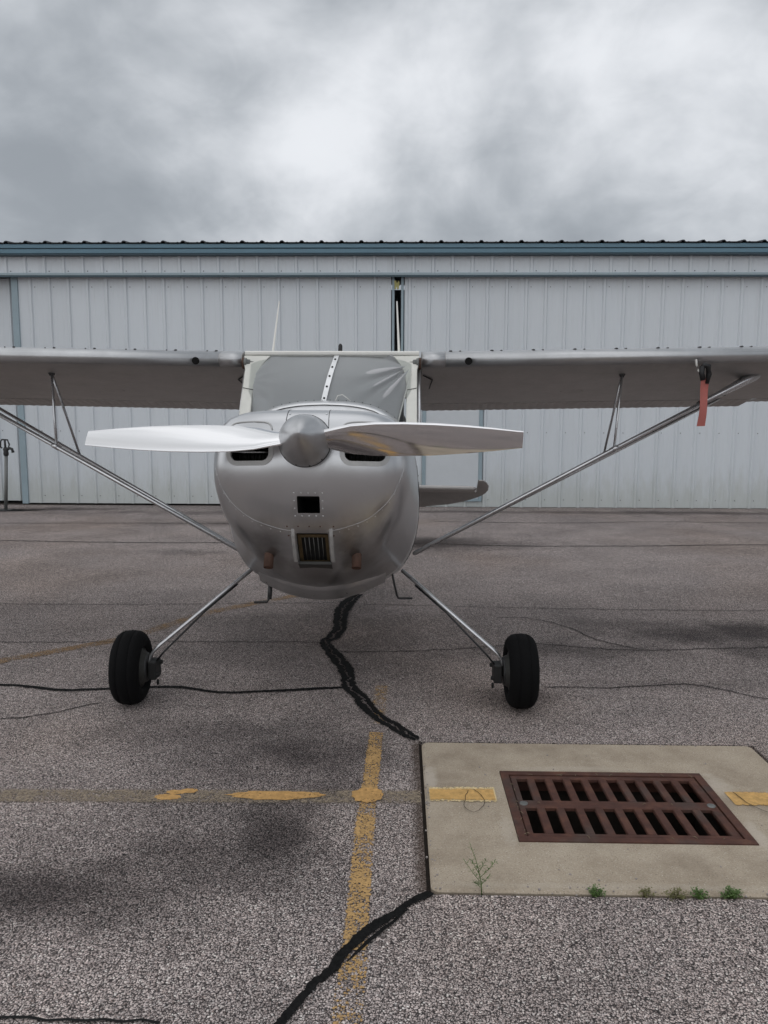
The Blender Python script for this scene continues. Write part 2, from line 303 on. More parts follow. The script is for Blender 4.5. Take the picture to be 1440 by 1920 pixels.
# ------------------------------------------------------------------ mesh helper
class MB:
    def __init__(s): s.v = []; s.f = []; s.uv = None; s.smooth = set()
    def add(s, vs, fs, smooth=False):
        o = len(s.v); s.v += [Vector(p) for p in vs]
        for f in fs:
            if smooth: s.smooth.add(len(s.f))
            s.f.append(tuple(i + o for i in f))
        return s
    def box(s, a, b):
        (x0, y0, z0), (x1, y1, z1) = a, b
        return s.add([(x0, y0, z0), (x1, y0, z0), (x1, y1, z0), (x0, y1, z0), (x0, y0, z1), (x1, y0, z1), (x1, y1, z1), (x0, y1, z1)],
                     [(0, 3, 2, 1), (4, 5, 6, 7), (0, 1, 5, 4), (1, 2, 6, 5), (2, 3, 7, 6), (3, 0, 4, 7)])
    def loft(s, loops, closed=True, caps=(True, True), smooth=True):
        n = len(loops[0]); vs = [p for l in loops for p in l]; fs = []
        for i in range(len(loops) - 1):
            for j in range(n if closed else n - 1):
                a = i * n + j; b = i * n + (j + 1) % n; fs.append((a, b, b + n, a + n))
        o = len(s.f); s.add(vs, fs, smooth)
        base = len(s.v) - len(vs)
        if caps[0]: s.f.append(tuple(base + j for j in range(n))[::-1])
        if caps[1]: s.f.append(tuple(base + (len(loops) - 1) * n + j for j in range(n)))
        return s
    def tube(s, pts, r, n=10, caps=True, flat=None, up=None):
        """pts: polyline; r: radius or list; flat: (a, b) half axes; up: direction of axis b"""
        pts = [Vector(p) for p in pts]; loops = []
        for i, p in enumerate(pts):
            t = (pts[min(i + 1, len(pts) - 1)] - pts[max(i - 1, 0)]).normalized()
            u = Vector(up) if up else (Vector((0, 0, 1)) if abs(t.z) < .9 else Vector((0, 1, 0)))
            a = t.cross(u).normalized(); b = a.cross(t).normalized()
            rr = r[i] if isinstance(r, (list, tuple)) else r
            fa, fb = flat if flat else (1, 1)
            loops.append([p + a * (math.cos(6.28318 * k / n) * rr * fa) + b * (math.sin(6.28318 * k / n) * rr * fb) for k in range(n)])
        return s.loft(loops, True, (caps, caps))
    def lathe(s, c, axis, prof, n=32, caps=(True, True)):
        """prof: (distance along axis, radius)"""
        c = Vector(c); ax = Vector(axis).normalized(); u = Vector((0, 0, 1)) if abs(ax.z) < .9 else Vector((1, 0, 0))
        a = ax.cross(u).normalized(); b = ax.cross(a).normalized()
        return s.loft([[c + ax * d + (a * math.cos(6.28318 * k / n) + b * math.sin(6.28318 * k / n)) * max(r, 1e-4) for k in range(n)] for d, r in prof], True, caps)
    def prism(s, poly, off):
        """poly: 3-D outline, extruded by vector off"""
        poly = [Vector(p) for p in poly]; n = len(poly); off = Vector(off)
        return s.loft([poly, [p + off for p in poly]], True, (True, True), False)
    def build(s, name, mat, parent=None, origin=None, bevel=0, merge=False):
        me = bpy.data.meshes.new(name); o = Vector(origin) if origin is not None else (ROOT.get(parent.name if parent else None, Vector()))
        me.from_pydata([tuple(p - o) for p in s.v], [], s.f)
        for i in s.smooth: me.polygons[i].use_smooth = True
        if s.uv:
            u = me.uv_layers.new(name='UVMap')
            for l in me.loops: u.data[l.index].uv = s.uv[l.vertex_index]
        bm = bmesh.new(); bm.from_mesh(me)
        if merge: bmesh.ops.remove_doubles(bm, verts=bm.verts, dist=1e-4)
        if bevel:
            bmesh.ops.bevel(bm, geom=[e for e in bm.edges if e.is_manifold and e.calc_face_angle(0) > .5], offset=bevel, segments=1, affect='EDGES', profile=.5)
        bmesh.ops.recalc_face_normals(bm, faces=bm.faces); bm.to_mesh(me); bm.free()
        me.materials.append(M[mat] if isinstance(mat, str) else mat)
        ob = bpy.data.objects.new(name, me); COL.objects.link(ob)
        if parent: ob.parent = parent; ROOT[ob.name] = o
        elif origin is not None: ob.location = o
        return ob
ROOT = {}
def thing(name, loc, label, cat, group=None):
    o = bpy.data.objects.new(name, None); COL.objects.link(o); o.location = loc; o.empty_display_size = .2
    ROOT[o.name] = Vector(loc); o['label'] = label; o['category'] = cat
    if group: o['group'] = group
    return o
def structure(o): o['kind'] = 'structure'; return o
def stuff(o): o['kind'] = 'stuff'; return o
def piece(src, parent, loc, name=None):
    o = bpy.data.objects.new(name or src.name.split('.')[0], src.data); COL.objects.link(o); o.parent = parent; o.location = loc; return o
def crom(pts, n):
    """n points evenly spread along a Catmull-Rom curve"""
    P = [Vector(p) for p in pts]; dense = []
    for i in range(len(P) - 1):
        a, b, c, d = P[max(i - 1, 0)], P[i], P[i + 1], P[min(i + 2, len(P) - 1)]
        for t in range(12):
            t /= 12; dense.append(.5 * ((2 * b) + (c - a) * t + (2 * a - 5 * b + 4 * c - d) * t * t + (3 * b - 3 * c + d - a) * t ** 3))
    dense.append(P[-1]); L = [0]
    for i in range(1, len(dense)): L.append(L[-1] + (dense[i] - dense[i - 1]).length)
    out = []; j = 0
    for k in range(n):
        s_ = L[-1] * k / (n - 1)
        while j < len(L) - 2 and L[j + 1] < s_: j += 1
        f = (s_ - L[j]) / max(L[j + 1] - L[j], 1e-9); out.append(dense[j].lerp(dense[j + 1], min(f, 1)))
    return out

# ------------------------------------------------------------------ ground
SX0, SX1, SY0, SY1 = .105, 1.605, 2.268, 3.39         # slab
GX0, GX1, GY0, GY1 = .424, 1.262, 2.552, 3.097        # drain frame, outer edge
def ring_fill(outer, inner, z):
    t = tessellate_polygon([[Vector((x, y, 0)) for x, y in outer], [Vector((x, y, 0)) for x, y in inner]])
    return [(x, y, z) for x, y in outer + inner], t
g = MB(); e = .014
hole = [(SX0 - e, SY0 - e), (SX1 + e, SY0 - e), (SX1 + e, SY1 + e), (SX0 - e, SY1 + e)]
vs, fs = ring_fill([(-400, -400), (400, -400), (400, 600), (-400, 600)], hole, 0); g.add(vs, fs)
for i in range(4):
    (a, b), (c, d) = hole[i], hole[(i + 1) % 4]; g.add([(a, b, 0), (c, d, 0), (c, d, -.05), (a, b, -.05)], [(0, 1, 2, 3)])
ground = structure(g.build('ground', 'asphalt'))
j = MB(); vs, fs = ring_fill([(SX0 - .02, SY0 - .02), (SX1 + .02, SY0 - .02), (SX1 + .02, SY1 + .02), (SX0 - .02, SY1 + .02)],
                             [(SX0 + .03, SY0 + .03), (SX1 - .03, SY0 + .03), (SX1 - .03, SY1 - .03), (SX0 + .03, SY1 - .03)], -.016)
j.add(vs, fs).build('joint_soil', 'soil', ground)

def strip(name, pts, mat, parent, z, halfw=None, flag=0.0, jitter=0.0, step=.03):
    """flat band along a ground polyline; pts (x, y[, half width]); ends taper when half width goes to nothing"""
    P = [Vector((p[0], p[1], p[2] if len(p) > 2 else halfw)) for p in pts]
    ln = sum((Vector(P[i + 1][:2]) - Vector(P[i][:2])).length for i in range(len(P) - 1))
    Q = crom(P, max(4, int(ln / step))); mb = MB(); vs = []; uv = []; fs = []
    r = random.Random(len(pts) * 31 + int(abs(P[0].x) * 977))
    for i, q in enumerate(Q):
        t = (Q[min(i + 1, len(Q) - 1)] - Q[max(i - 1, 0)]); t.z = 0; t.normalize(); n_ = Vector((-t.y, t.x, 0))
        c = Vector((q.x, q.y, z)) + n_ * r.uniform(-jitter, jitter)
        wa = abs(q.z) * (1 + r.uniform(-.12, .12) * (1 if flag else 0)); wb = abs(q.z) * (1 + r.uniform(-.12, .12) * (1 if flag else 0))
        vs += [c - n_ * wa, c + n_ * wb]; uv += [(flag, 0), (flag, 1)]
        if i: k = 2 * i; fs.append((k - 2, k - 1, k + 1, k))
    mb.add(vs, fs); mb.uv = uv
    return mb.build(name, mat, parent)

strip('painted_line', [(-4.5, 2.78), (-1.57, 2.842), (.088, 2.877)], 'yellow_paint_ghost', ground, .003, .058)
strip('painted_line', [(-.098, 4.14), (-.105, 3.6)], 'yellow_paint_worn', ground, .003, .045)
strip('painted_line', [(-.105, 3.5), (-.118, 2.94)], 'yellow_paint', ground, .003, .040)
strip('painted_line', [(-.119, 2.83), (-.122, 2.4), (-.120, 1.99)], 'yellow_paint', ground, .003, .042)
strip('painted_line', [(-.122, 1.98), (-.122, 1.3)], 'yellow_paint_worn', ground, .003, .05)
strip('painted_line', [(-2.759, 4.227), (-2.442, 4.512), (-2.205, 4.715), (-1.946, 4.935), (-1.747, 5.201), (-1.496, 5.682), (-1.23, 5.978), (-.93, 6.265), (-.464, 6.607)],
      'yellow_paint_old', ground, .003, .065)
def blob(name, x, y, rx, ry, mat, parent, z):
    mb = MB(); n = 28; r = random.Random(int(x * 1000)); vs = [(x, y, z)]; uv = [(0, .5)]
    for k in range(n):
        a = 6.28318 * k / n; q = 1 + r.uniform(-.14, .14); vs.append((x + rx * q * math.copysign(abs(math.cos(a)) ** .75, math.cos(a)), y + ry * q * math.sin(a), z)); uv.append((0, .5))
    mb.add(vs, [(0, k + 1, (k + 1) % n + 1) for k in range(n)]); mb.uv = uv
    return mb.build(name, mat, parent)
paint('patch_paint', (.56, .325, .115), .20, .34)
for zi, (x, y, rx, ry) in enumerate([(-.905, 2.846, .05, .022), (-.885, 2.885, .035, .018), (-.835, 2.897, .032, .018), (-.50, 2.868, .17, .034), (-.385, 2.873, .09, .026), (-.122, 2.880, .062, .056)]):
    blob('paint_patch', x, y, rx, ry, 'patch_paint', ground, .0040 + .0003 * zi)
TAR_MAIN = [(-.331, 6.384, .0226), (-.409, 6.132, .0521), (-.445, 5.75, .0531), (-.427, 5.369, .042), (-.45, 5.097, .0436), (-.492, 4.969, .034), (-.432, 4.77, .040), (-.385, 4.618, .043), (-.318, 4.415, .0411), (-.296, 4.283, .036), (-.277, 4.132, .0366), (-.214, 3.968, .0371), (-.153, 3.787, .0355), (-.087, 3.656, .0337), (-.007, 3.546, .0318), (.051, 3.466, .0276), (.088, 3.418, .014)]
strip('crack_seal', [(a, b, c * 1.2) for a, b, c in TAR_MAIN], 'tar', ground, .0055, flag=1.0, jitter=.003)
strip('crack_seal', [(.112, 2.246, .005), (.092, 2.246, .016), (.04, 2.204, .0135), (-.017, 2.143, .0164), (-.086, 2.076, .0191), (-.136, 2.0, .0185), (-.18, 1.906, .0164), (-.224, 1.85, .0132), (-.252, 1.794, .0129), (-.283, 1.731, .0139), (-.36, 1.59, .0134)], 'tar', ground, .0055, flag=.2, jitter=.003, step=.02)
strip('crack_seal', [(.031, 2.175, .003), (-.017, 2.109, .0063), (-.07, 2.042, .0076), (-.115, 1.974, .0044), (-.139, 1.94, .0022)], 'tar', ground, .0050, flag=.2, jitter=.002, step=.02)
strip('crack_seal', [(-5.5, 4.12, .014), (-2.824, 4.09, .012), (-2.222, 4.091, .0138), (-2.029, 4.062, .0167), (-1.831, 4.018, .0165), (-1.578, 4.051, .0137), (-1.235, 4.086, .0167), (-.979, 4.01, .0136), (-.722, 4.034, .0165), (-.436, 4.085, .0186), (-.285, 4.106, .012)], 'tar', ground, .0048, flag=.2, jitter=.002)
HAIR = [[(-7.5, 9.15), (-4.842, 9.105), (-4.039, 9.056), (-2.866, 9.024), (-1.914, 9.063), (.32, 9.074), (1.319, 8.959), (2.832, 9.019), (4.393, 9.159), (8, 9.2)],
        [(-5, 5.9), (-3.192, 5.946), (-2.337, 5.958), (-1.155, 6.034), (-.5, 6.072)], [(-.3, 6.03), (.217, 6.009), (.889, 5.962), (1.883, 5.927), (2.875, 5.927), (4.3, 5.9)],
        [(-4.3, 4.86), (-2.645, 4.901), (-1.593, 4.947), (-.53, 4.969)], [(-.40, 4.76), (-.029, 4.783), (.526, 4.881), (.924, 4.978), (1.223, 4.903), (1.554, 4.856), (2.412, 4.941), (3.6, 4.98)],
        [(.726, 5.661), (.962, 5.638), (1.194, 5.422), (1.339, 5.09), (1.55, 4.885)], [(.808, 4.156), (1.19, 4.15), (1.653, 4.207), (1.967, 3.994), (2.6, 3.7)],
        [(-1.9, 1.73), (-.985, 1.722), (-.821, 1.713), (-.666, 1.724), (-.584, 1.719)], [(-1.966, 3.601), (-1.762, 3.676), (-1.646, 3.788), (-1.551, 3.828)],
        [(-6.5, 10.6), (-3, 10.75), (-1.5, 10.6)], [(.5, 11.1), (2.2, 11.0), (3.8, 11.2), (6, 11.1)]]
for h in HAIR:
    h = [(x, y, .0042 if y < 7 else .012) for x, y in h]
    strip('crack', h, 'black_void', ground, .0042, flag=1.0, jitter=.010, step=.045)

# ------------------------------------------------------------------ slab and drain
def rounded(x0, y0, x1, y1, r, n=5):
    out = []
    for cx_, cy_, a0 in ((x1 - r, y1 - r, 0), (x0 + r, y1 - r, 90), (x0 + r, y0 + r, 180), (x1 - r, y0 + r, 270)):
        out += [(cx_ + r * math.cos(R(a0 + 90 * k / n)), cy_ + r * math.sin(R(a0 + 90 * k / n))) for k in range(n + 1)]
    return out
SZ = .006
s_ = MB(); o1 = rounded(SX0, SY0, SX1, SY1, .03); o2 = rounded(SX0 + .008, SY0 + .008, SX1 - .008, SY1 - .008, .026)
inn = [(GX0, GY0), (GX1, GY0), (GX1, GY1), (GX0, GY1)]
s_.loft([[(x, y, -.25) for x, y in o1], [(x, y, SZ - .008) for x, y in o1], [(x, y, SZ) for x, y in o2]], True, (False, False), False)
vs, fs = ring_fill(o2, inn, SZ); s_.add(vs, fs)
s_.loft([[(x, y, SZ) for x, y in inn], [(x, y, -.7) for x, y in inn]], True, (False, True), False)
slab = structure(s_.build('concrete_slab', 'concrete', merge=True))
strip('painted_line', [(.122, 2.888), (.25, 2.890), (.384, 2.890)], 'slab_paint_under', slab, SZ + .003, .062)
strip('painted_line', [(.124, 2.885), (.25, 2.887), (.378, 2.887)], 'slab_paint', slab, SZ + .005, .046)
strip('painted_line', [(1.298, 2.884), (1.45, 2.886), (1.60, 2.886)], 'slab_paint', slab, SZ + .003, .054)
strip('crack', [(.30, 2.926), (.33, 2.862), (.327, 2.799), (.288, 2.746), (.254, 2.777), (.262, 2.86), (.28, 2.92)], 'soil', slab, SZ + .0065, .0011, flag=1.0, jitter=.002, step=.012)
strip('crack', [(1.33, 2.93), (1.345, 2.86), (1.37, 2.80), (1.42, 2.755), (1.47, 2.73), (1.60, 2.71)], 'soil', slab, SZ + .0065, .0016, flag=1.0, jitter=.002, step=.012)
grate = thing('drain_grate', ((GX0 + GX1) / 2, (GY0 + GY1) / 2, 0), 'rusty cast iron storm drain grate with two rows of slots set in the concrete slab', 'drain grate')
f = MB(); w = .034; zt, zb = SZ + .004, -.06
outer = [(GX0 + .002, GY0 + .002), (GX1 - .002, GY0 + .002), (GX1 - .002, GY1 - .002), (GX0 + .002, GY1 - .002)]
inner = [(GX0 + w, GY0 + w), (GX1 - w, GY0 + w), (GX1 - w, GY1 - w), (GX0 + w, GY1 - w)]
vs, fs = ring_fill(outer, inner, zt); f.add(vs, fs)
for ring in (outer, inner): f.loft([[(x, y, zt) for x, y in ring], [(x, y, zb) for x, y in ring]], True, (False, False), False)
f.build('frame', 'rust_iron', grate, merge=True)
px0, px1, py0, py1 = GX0 + w + .004, GX1 - w - .004, GY0 + w + .004, GY1 - w - .004
zt2, zb2 = SZ + .0015, -.010
s0, pitch, sw = .486, .0737, .043
R1, R2 = (2.612, 2.797), (2.852, 3.034)
for (a, b) in ((py0, R1[0]), (R1[1], R2[0]), (R2[1], py1)):
    MB().box((px0, a, zb2), (px1, b, zt2)).build('cross_bar', 'rust_iron', grate, bevel=.003)
for (a, b) in (R1, R2):
    xs = [px0] + [s0 + pitch * k + sw for k in range(10)]; xe = [s0 + pitch * k for k in range(10)] + [px1]
    for x, y in zip(xs, xe): MB().box((x, a - .002, zb2), (y, b + .002, zt2 - .0004)).build('bar', 'rust_iron', grate, bevel=.003)
for bx in (px0 + .022, px1 - .022):
    MB().lathe((bx, 2.824, zt2 - .002), (0, 0, 1), [(0, .016), (.004, .016), (.005, .011)], 16).build('bolt', 'galvanized', grate)
MB().box((GX0 + .01, GY0 + .01, -.66), (GX1 - .01, GY1 - .01, -.64)).build('sump_floor', 'soil', grate)
sw_ = [(GX0 + .012, GY0 + .012), (GX1 - .012, GY0 + .012), (GX1 - .012, GY1 - .012), (GX0 + .012, GY1 - .012)]
MB().loft([[(x, y, -.03) for x, y in sw_], [(x, y, -.63) for x, y in sw_]], True, (False, False), False).build('sump_shade_liner', 'soil', grate)  # liner added over the pale pit walls; its dark colour paints shade below the slots

lit = MB(); r_ = random.Random(5)
for k in range(26):
    x, y = r_.choice([(r_.uniform(GX0, GX1), GY0 + w * r_.uniform(.7, 1.2)), (r_.uniform(GX0, GX1), GY1 - w * r_.uniform(.7, 1.2)), (GX0 + w * r_.uniform(.8, 1.2), r_.uniform(GY0, GY1)), (r_.uniform(GX0 + .1, GX1 - .1), 2.824)])
    a = r_.uniform(0, 3.14); l = r_.uniform(.004, .014)
    lit.tube([(x - math.cos(a) * l, y - math.sin(a) * l, zt + .0015), (x, y, zt + .004), (x + math.cos(a) * l, y + math.sin(a) * l, zt + .0015)], [.0008, .0016, .0007], 5)
stuff(lit.build('twigs', 'litter', grate))
peb = MB()
for k in range(170):
    x, y = r_.choice([(r_.uniform(SX0, SX1), r_.gauss(SY0 + .012, .012)), (r_.uniform(SX0 + .02, SX1), r_.gauss(SY1 - .01, .012)), (r_.gauss(SX0 + .01, .012), r_.uniform(SY0, SY1)), (r_.uniform(SX0, SX1), r_.uniform(SY0, SY1))])
    if GX0 - .01 < x < GX1 + .01 and GY0 - .01 < y < GY1 + .01: continue
    q = r_.uniform(.0018, .0045); peb.lathe((x, y, SZ if SX0 < x < SX1 and SY0 < y < SY1 else 0), (r_.uniform(-.3, .3), r_.uniform(-.3, .3), 1), [(-.001, q), (q * .5, q * .95), (q * .9, q * .5)], 6)
stuff(peb.build('loose_grit', 'grit', slab))

# ------------------------------------------------------------------ hangar
HY = 13.0; PITCH = .3183
hangar = thing('hangar', (0, HY, 0), 'pale grey corrugated metal hangar with teal trim behind the aircraft', 'hangar')
def sheet(x0, x1, z0, z1, first=.27, y=0.0, t=.026):
    """a ribbed sheet seen from -Y, x0..x1, ribs one PITCH apart starting at first"""
    prof = [(x0, y)]; xr = x0 + first
    while xr < x1 - .03:
        prof += [(xr - .034, y), (xr - .016, y - t), (xr + .016, y - t), (xr + .034, y)]
        for q in (PITCH / 3, 2 * PITCH / 3):
            if xr + q + .02 < x1: prof += [(xr + q - .014, y), (xr + q, y - .0025), (xr + q + .014, y)]
        xr += PITCH
    prof.append((x1, y)); mb = MB(); n = len(prof)
    vs = [(a, b, z0) for a, b in prof] + [(a, b, z1) for a, b in prof] + [(a, b + .004, z1) for a, b in prof] + [(a, b + .004, z0) for a, b in prof]
    fs = []
    for k in range(n - 1):
        for q in range(4):
            a = q * n + k; b = ((q + 1) % 4) * n + k; fs.append((a, a + 1, b + 1, b))
    return mb.add(vs, fs)
def screws(name, xs, zs, y, parent, r=.007):
    mb = MB()
    for x in xs:
        for z in zs: mb.lathe((x, y, z), (0, -1, 0), [(0, r), (.006, r), (.009, r * .5)], 6)
    return stuff(mb.build(name, 'dark_steel', parent))
PW = PITCH * 3
def leaf(x0, x1, z0, z1, y, phase, name='sliding_door', trims=None):
    core = MB().box((x0 + .03, y + .02, z0), (x1 - .03, y + .09, z1)).build(name, 'teal_dark', hangar)
    base = None; x = x0 + .02; first = True
    while x < x1 - .06:
        xe = min(x + PW, x1 - .02)
        if base is None:
            base = sheet(x, xe, z0 + .002, z1 - .002, phase, y).build('siding_panel', 'siding', core)
            bx = x
        elif xe - x > PW - .001: piece(base, core, (x - bx, 0, 0))
        else: sheet(x, xe, z0 + .002, z1 - .002, phase, y).build('siding_panel', 'siding', core)
        x += PW
    for xt in trims or ((x0 - .03, x0 + .075), (x1 - .005, x1 + .035)): MB().box((xt[0], y - .028, z0 - .01), (xt[1], y + .1, z1)).build('edge_trim', 'teal_mid', core, bevel=.004)
    n = int((x1 - x0 - .1) / PITCH)
    screws('screws', [x0 + .02 + phase + .075 + PITCH * k for k in range(n) if x0 + phase + .1 + PITCH * k < x1 - .1], (z1 - .165, 1.26, z0 + .13), y - .002, core)
    return core
DL = leaf(-6.44, -.145, .03, 3.80, HY, .262)
DR = leaf(.035, 8.1, .0, 3.80, HY, .085, trims=((-.002, .04), (8.06, 8.12)))
DX = leaf(-13.5, -6.50, .05, 3.80, HY + .16, .2, trims=((-13.53, -13.45),))
DY = leaf(8.2, 14.4, .0, 3.80, HY + .16, .2)
# person door in the right leaf
fx0, fx1, fz0, fz1 = .365, 1.375, .10, 2.16
pd = MB().box((fx0 + .05, HY - .035, fz0 + .05), (fx1 - .05, HY - .0195, fz1 - .05)).build('personnel_door', 'door_paint', DR, bevel=.003)
for (a, b) in (((fx0, fz0), (fx0 + .062, fz1)), ((fx1 - .062, fz0), (fx1, fz1)), ((fx0 + .0625, fz1 - .062), (fx1 - .0625, fz1)), ((fx0 + .0625, fz0), (fx1 - .0625, fz0 + .05))):
    MB().box((a[0], HY - .052, a[1]), (b[0], HY - .018, b[1])).build('door_frame', 'teal_mid', DR, bevel=.004)
MB().lathe((fx0 + .13, HY - .035, 1.08), (0, -1, 0), [(0, .03), (.01, .03), (.02, .012), (.05, .012), (.055, .028), (.085, .024)], 14).build('door_knob', 'galvanized', DR)
# header above the doors, in front of the door track
hb = None; x = -13.6; HH = HY - .12
while x < 14.3:
    if hb is None: hb = sheet(x, x + PW, 3.825, 4.145, .11, HH).build('header_panel', 'siding', hangar); hx = x
    else: piece(hb, hangar, (x - hx, 0, 0))
    x += PW
screws('screws', [-13.6 + .11 + .075 + PITCH * k for k in range(88)], (3.868,), HH - .002, hangar, .008)
tr = MB().box((-13.7, HH - .05, 3.795), (14.4, HH + .02, 3.835)).build('door_track_trim', 'teal_light', hangar, bevel=.005)
MB().box((-13.7, HH - .042, 3.772), (14.4, HH + .01, 3.7945)).build('track_lip', 'teal_dark', hangar)
for a, b, n_ in ((4.196, 4.262, 'fascia'), (4.118, 4.188, 'fascia')):
    MB().box((-13.8, HY - .30 + (.014 if b < 4.2 else 0), a), (14.5, HY - .05, b)).build(n_, 'teal_trim', hangar, bevel=.006)
MB().box((-13.8, HY - .278, 4.186), (14.5, HY - .06, 4.198)).build('fascia_groove', 'roof_metal', hangar)
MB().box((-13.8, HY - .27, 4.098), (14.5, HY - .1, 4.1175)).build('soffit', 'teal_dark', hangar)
# roof: corrugated sheets running back from the eave
RH = 1.4
def roof_sheet(x0, n):
    prof = [(x0, 0)]
    for k in range(n):
        c = x0 + PITCH * (k + .5); prof += [(c - PITCH * .33, .0), (c - PITCH * .27, .006), (c - PITCH * .2, 0), (c - .042, 0), (c - .016, .027), (c + .016, .027), (c + .042, 0), (c + PITCH * .2, 0), (c + PITCH * .27, .006), (c + PITCH * .33, 0)]
    prof.append((x0 + PITCH * n, 0)); mb = MB()
    y0, y1, z0 = HY - .32, HY + 12, 4.266
    loops = []
    vs = [(a, y0, z0 + b + .016) for a, b in prof] + [(a, y1, z0 + RH + b + .016) for a, b in prof] + [(a, y1, z0 + RH + b) for a, b in prof] + [(a, y0, z0 + b) for a, b in prof]
    m_ = len(prof); fs = [(q * m_ + k, q * m_ + k + 1, ((q + 1) % 4) * m_ + k + 1, ((q + 1) % 4) * m_ + k) for k in range(m_ - 1) for q in range(4)]
    return mb.add(vs, fs)
rb = None; x = -13.85
while x < 14.3:
    if rb is None: rb = roof_sheet(x, 3).build('roof_sheet', 'roof_metal', hangar); rx = x
    else: piece(rb, hangar, (x - rx, 0, 0))
    x += PW
MB().box((-13.6, HY + .3, .0), (-13.5, HY + 11.9, 4.2)).build('end_wall', 'siding', hangar)
MB().box((14.3, HY + .3, .0), (14.4, HY + 11.9, 4.2)).build('end_wall', 'siding', hangar)
MB().box((-13.5, HY + 11.8, .0), (14.3, HY + 11.9, 5.5)).build('rear_wall', 'siding', hangar)
MB().box((-13.5, HY - .02, -.02), (14.3, HY + 11.7, .004)).build('hangar_floor', 'soil', hangar)
tg = MB(); tg.prism([(-.115, HY - .03, 3.73), (-.09, HY - .03, 3.735), (-.07, HY - .03, 3.69), (-.045, HY - .03, 3.73), (-.03, HY - .03, 3.71), (-.04, HY - .03, 3.60), (-.065, HY - .03, 3.59), (-.075, HY - .03, 3.64), (-.09, HY - .03, 3.59), (-.108, HY - .03, 3.60)], (0, .02, 0))
tg.build('door_guide', 'yellow_tag', hangar)

# ------------------------------------------------------------------ yard hydrant
hx, hy = -6.34, 12.155
hyd = thing('yard_hydrant', (hx, hy, 0), 'thin grey standpipe water hydrant with lever handle at the hangar door', 'hydrant')
MB().tube([(hx, hy, 0), (hx + .03, hy, .45), (hx + .055, hy, .90)], .026, 10).build('pipe', 'galvanized', hyd)
MB().lathe((hx + .055, hy, .88), (0, 0, 1), [(0, .034), (.03, .042), (.07, .036), (.10, .045), (.13, .030)], 14).build('valve_head', 'dark_steel', hyd)
MB().tube([(hx + .06, hy, .97), (hx + .12, hy - .01, 1.0), (hx + .165, hy - .02, .985), (hx + .18, hy - .02, .93)], [.025, .022, .022, .026], 10).build('spout', 'dark_steel', hyd)
MB().tube([(hx - .005, hy, 1.0), (hx - .03, hy, 1.02), (hx - .025, hy, 1.10), (hx, hy, 1.135), (hx + .09, hy, 1.13), (hx + .115, hy, 1.06), (hx + .10, hy, 1.0), (hx + .03, hy, 1.005)], .013, 8).build('lever_handle', 'black_plastic', hyd)
MB().tube([(hx + .05, hy, 1.0), (hx + .045, hy, 1.13)], .016, 8).build('plunger_rod', 'dark_steel', hyd)
MB().lathe((hx, hy, 0), (0, 0, 1), [(0, .10), (.012, .09), (.014, .03)], 18).build('base_collar', 'dark_steel', hyd)
strip('asphalt_patch', [(-7.6, 12.17, .12), (-7.0, 12.16, .15), (-6.4, 12.15, .15), (-6.0, 12.18, .10), (-5.75, 12.23, .04)], 'tar', ground, .006, flag=.2, jitter=.01)

# ------------------------------------------------------------------ aircraft, drawn in body axes: x to photo right, y aft, z up; origin at the propeller hub
TH = R(10.5); HUB = Vector((-.405, 3.22, 1.396))
AFT = Vector((0, math.cos(TH), -math.sin(TH))); UP = Vector((0, math.sin(TH), math.cos(TH))); RT = Vector((1, 0, 0))
def B(x, y, z): return HUB + RT * x + AFT * y + UP * z
def Bv(x, y, z): return RT * x + AFT * y + UP * z
plane = thing('light_aircraft', (-.405, 4.6, 0), 'silver high wing tailwheel light aircraft facing the camera with horizontal propeller', 'aircraft')
NO = 72
def outline(half):
    h = crom([(x, 0, z) for x, z in half], NO // 2 + 1)
    return [(p.x, p.z) for p in h] + [(-p.x, p.z) for p in h[-2:0:-1]]
OA = outline([(0, .188), (.15, .187), (.29, .177), (.38, .146), (.423, .10), (.444, .04), (.453, -.02), (.456, -.12), (.442, -.22), (.411, -.32), (.357, -.42), (.295, -.50), (.22, -.57), (.12, -.625), (0, -.645)])
OC = outline([(0, .275), (.15, .270), (.28, .245), (.375, .195), (.44, .12), (.480, .035), (.498, -.07), (.503, -.2), (.495, -.32), (.46, -.45), (.395, -.55), (.295, -.61), (.15, -.637), (0, -.64)])
OB = outline([(0, .335), (.15, .327), (.28, .298), (.38, .235), (.45, .15), (.485, .05), (.5, -.06), (.503, -.2), (.495, -.32), (.46, -.45), (.395, -.55), (.295, -.61), (.15, -.637), (0, -.64)])
def cowl_loop(s, t, y):
    """s: shrink towards the hub (front face); t: blend of the front outline into the firewall outline"""
    out = []
    for (ax, az), (bx, bz) in zip(OA, OC):
        x = ax * (1 - t) + bx * t; z = az * (1 - t) + bz * t
        x *= s; z = -.06 + (z + .06) * s
        rk = (1.15 * max(0, -.05 - z) ** 2 + .9 * max(0, z - .02) ** 2) * (1 - t) ; out.append((x, y + rk, z))
    return out
CL = [cowl_loop(.22, 0, .125), cowl_loop(.5, 0, .135), cowl_loop(.7, 0, .15), cowl_loop(.80, 0, .168), cowl_loop(.88, 0, .195), cowl_loop(.935, 0, .232), cowl_loop(.97, 0, .275), cowl_loop(.992, 0, .325), cowl_loop(1, .06, .39), cowl_loop(1, .25, .50), cowl_loop(1, .55, .66), cowl_loop(1, .94, .845)]
def loft_body(loops, caps=(True, True)):
    return MB().loft([[B(*p) for p in l] for l in loops], True, caps)
cm = loft_body(CL)
cowl = cm.build('cowling', 'cowl_paint', plane, merge=True)
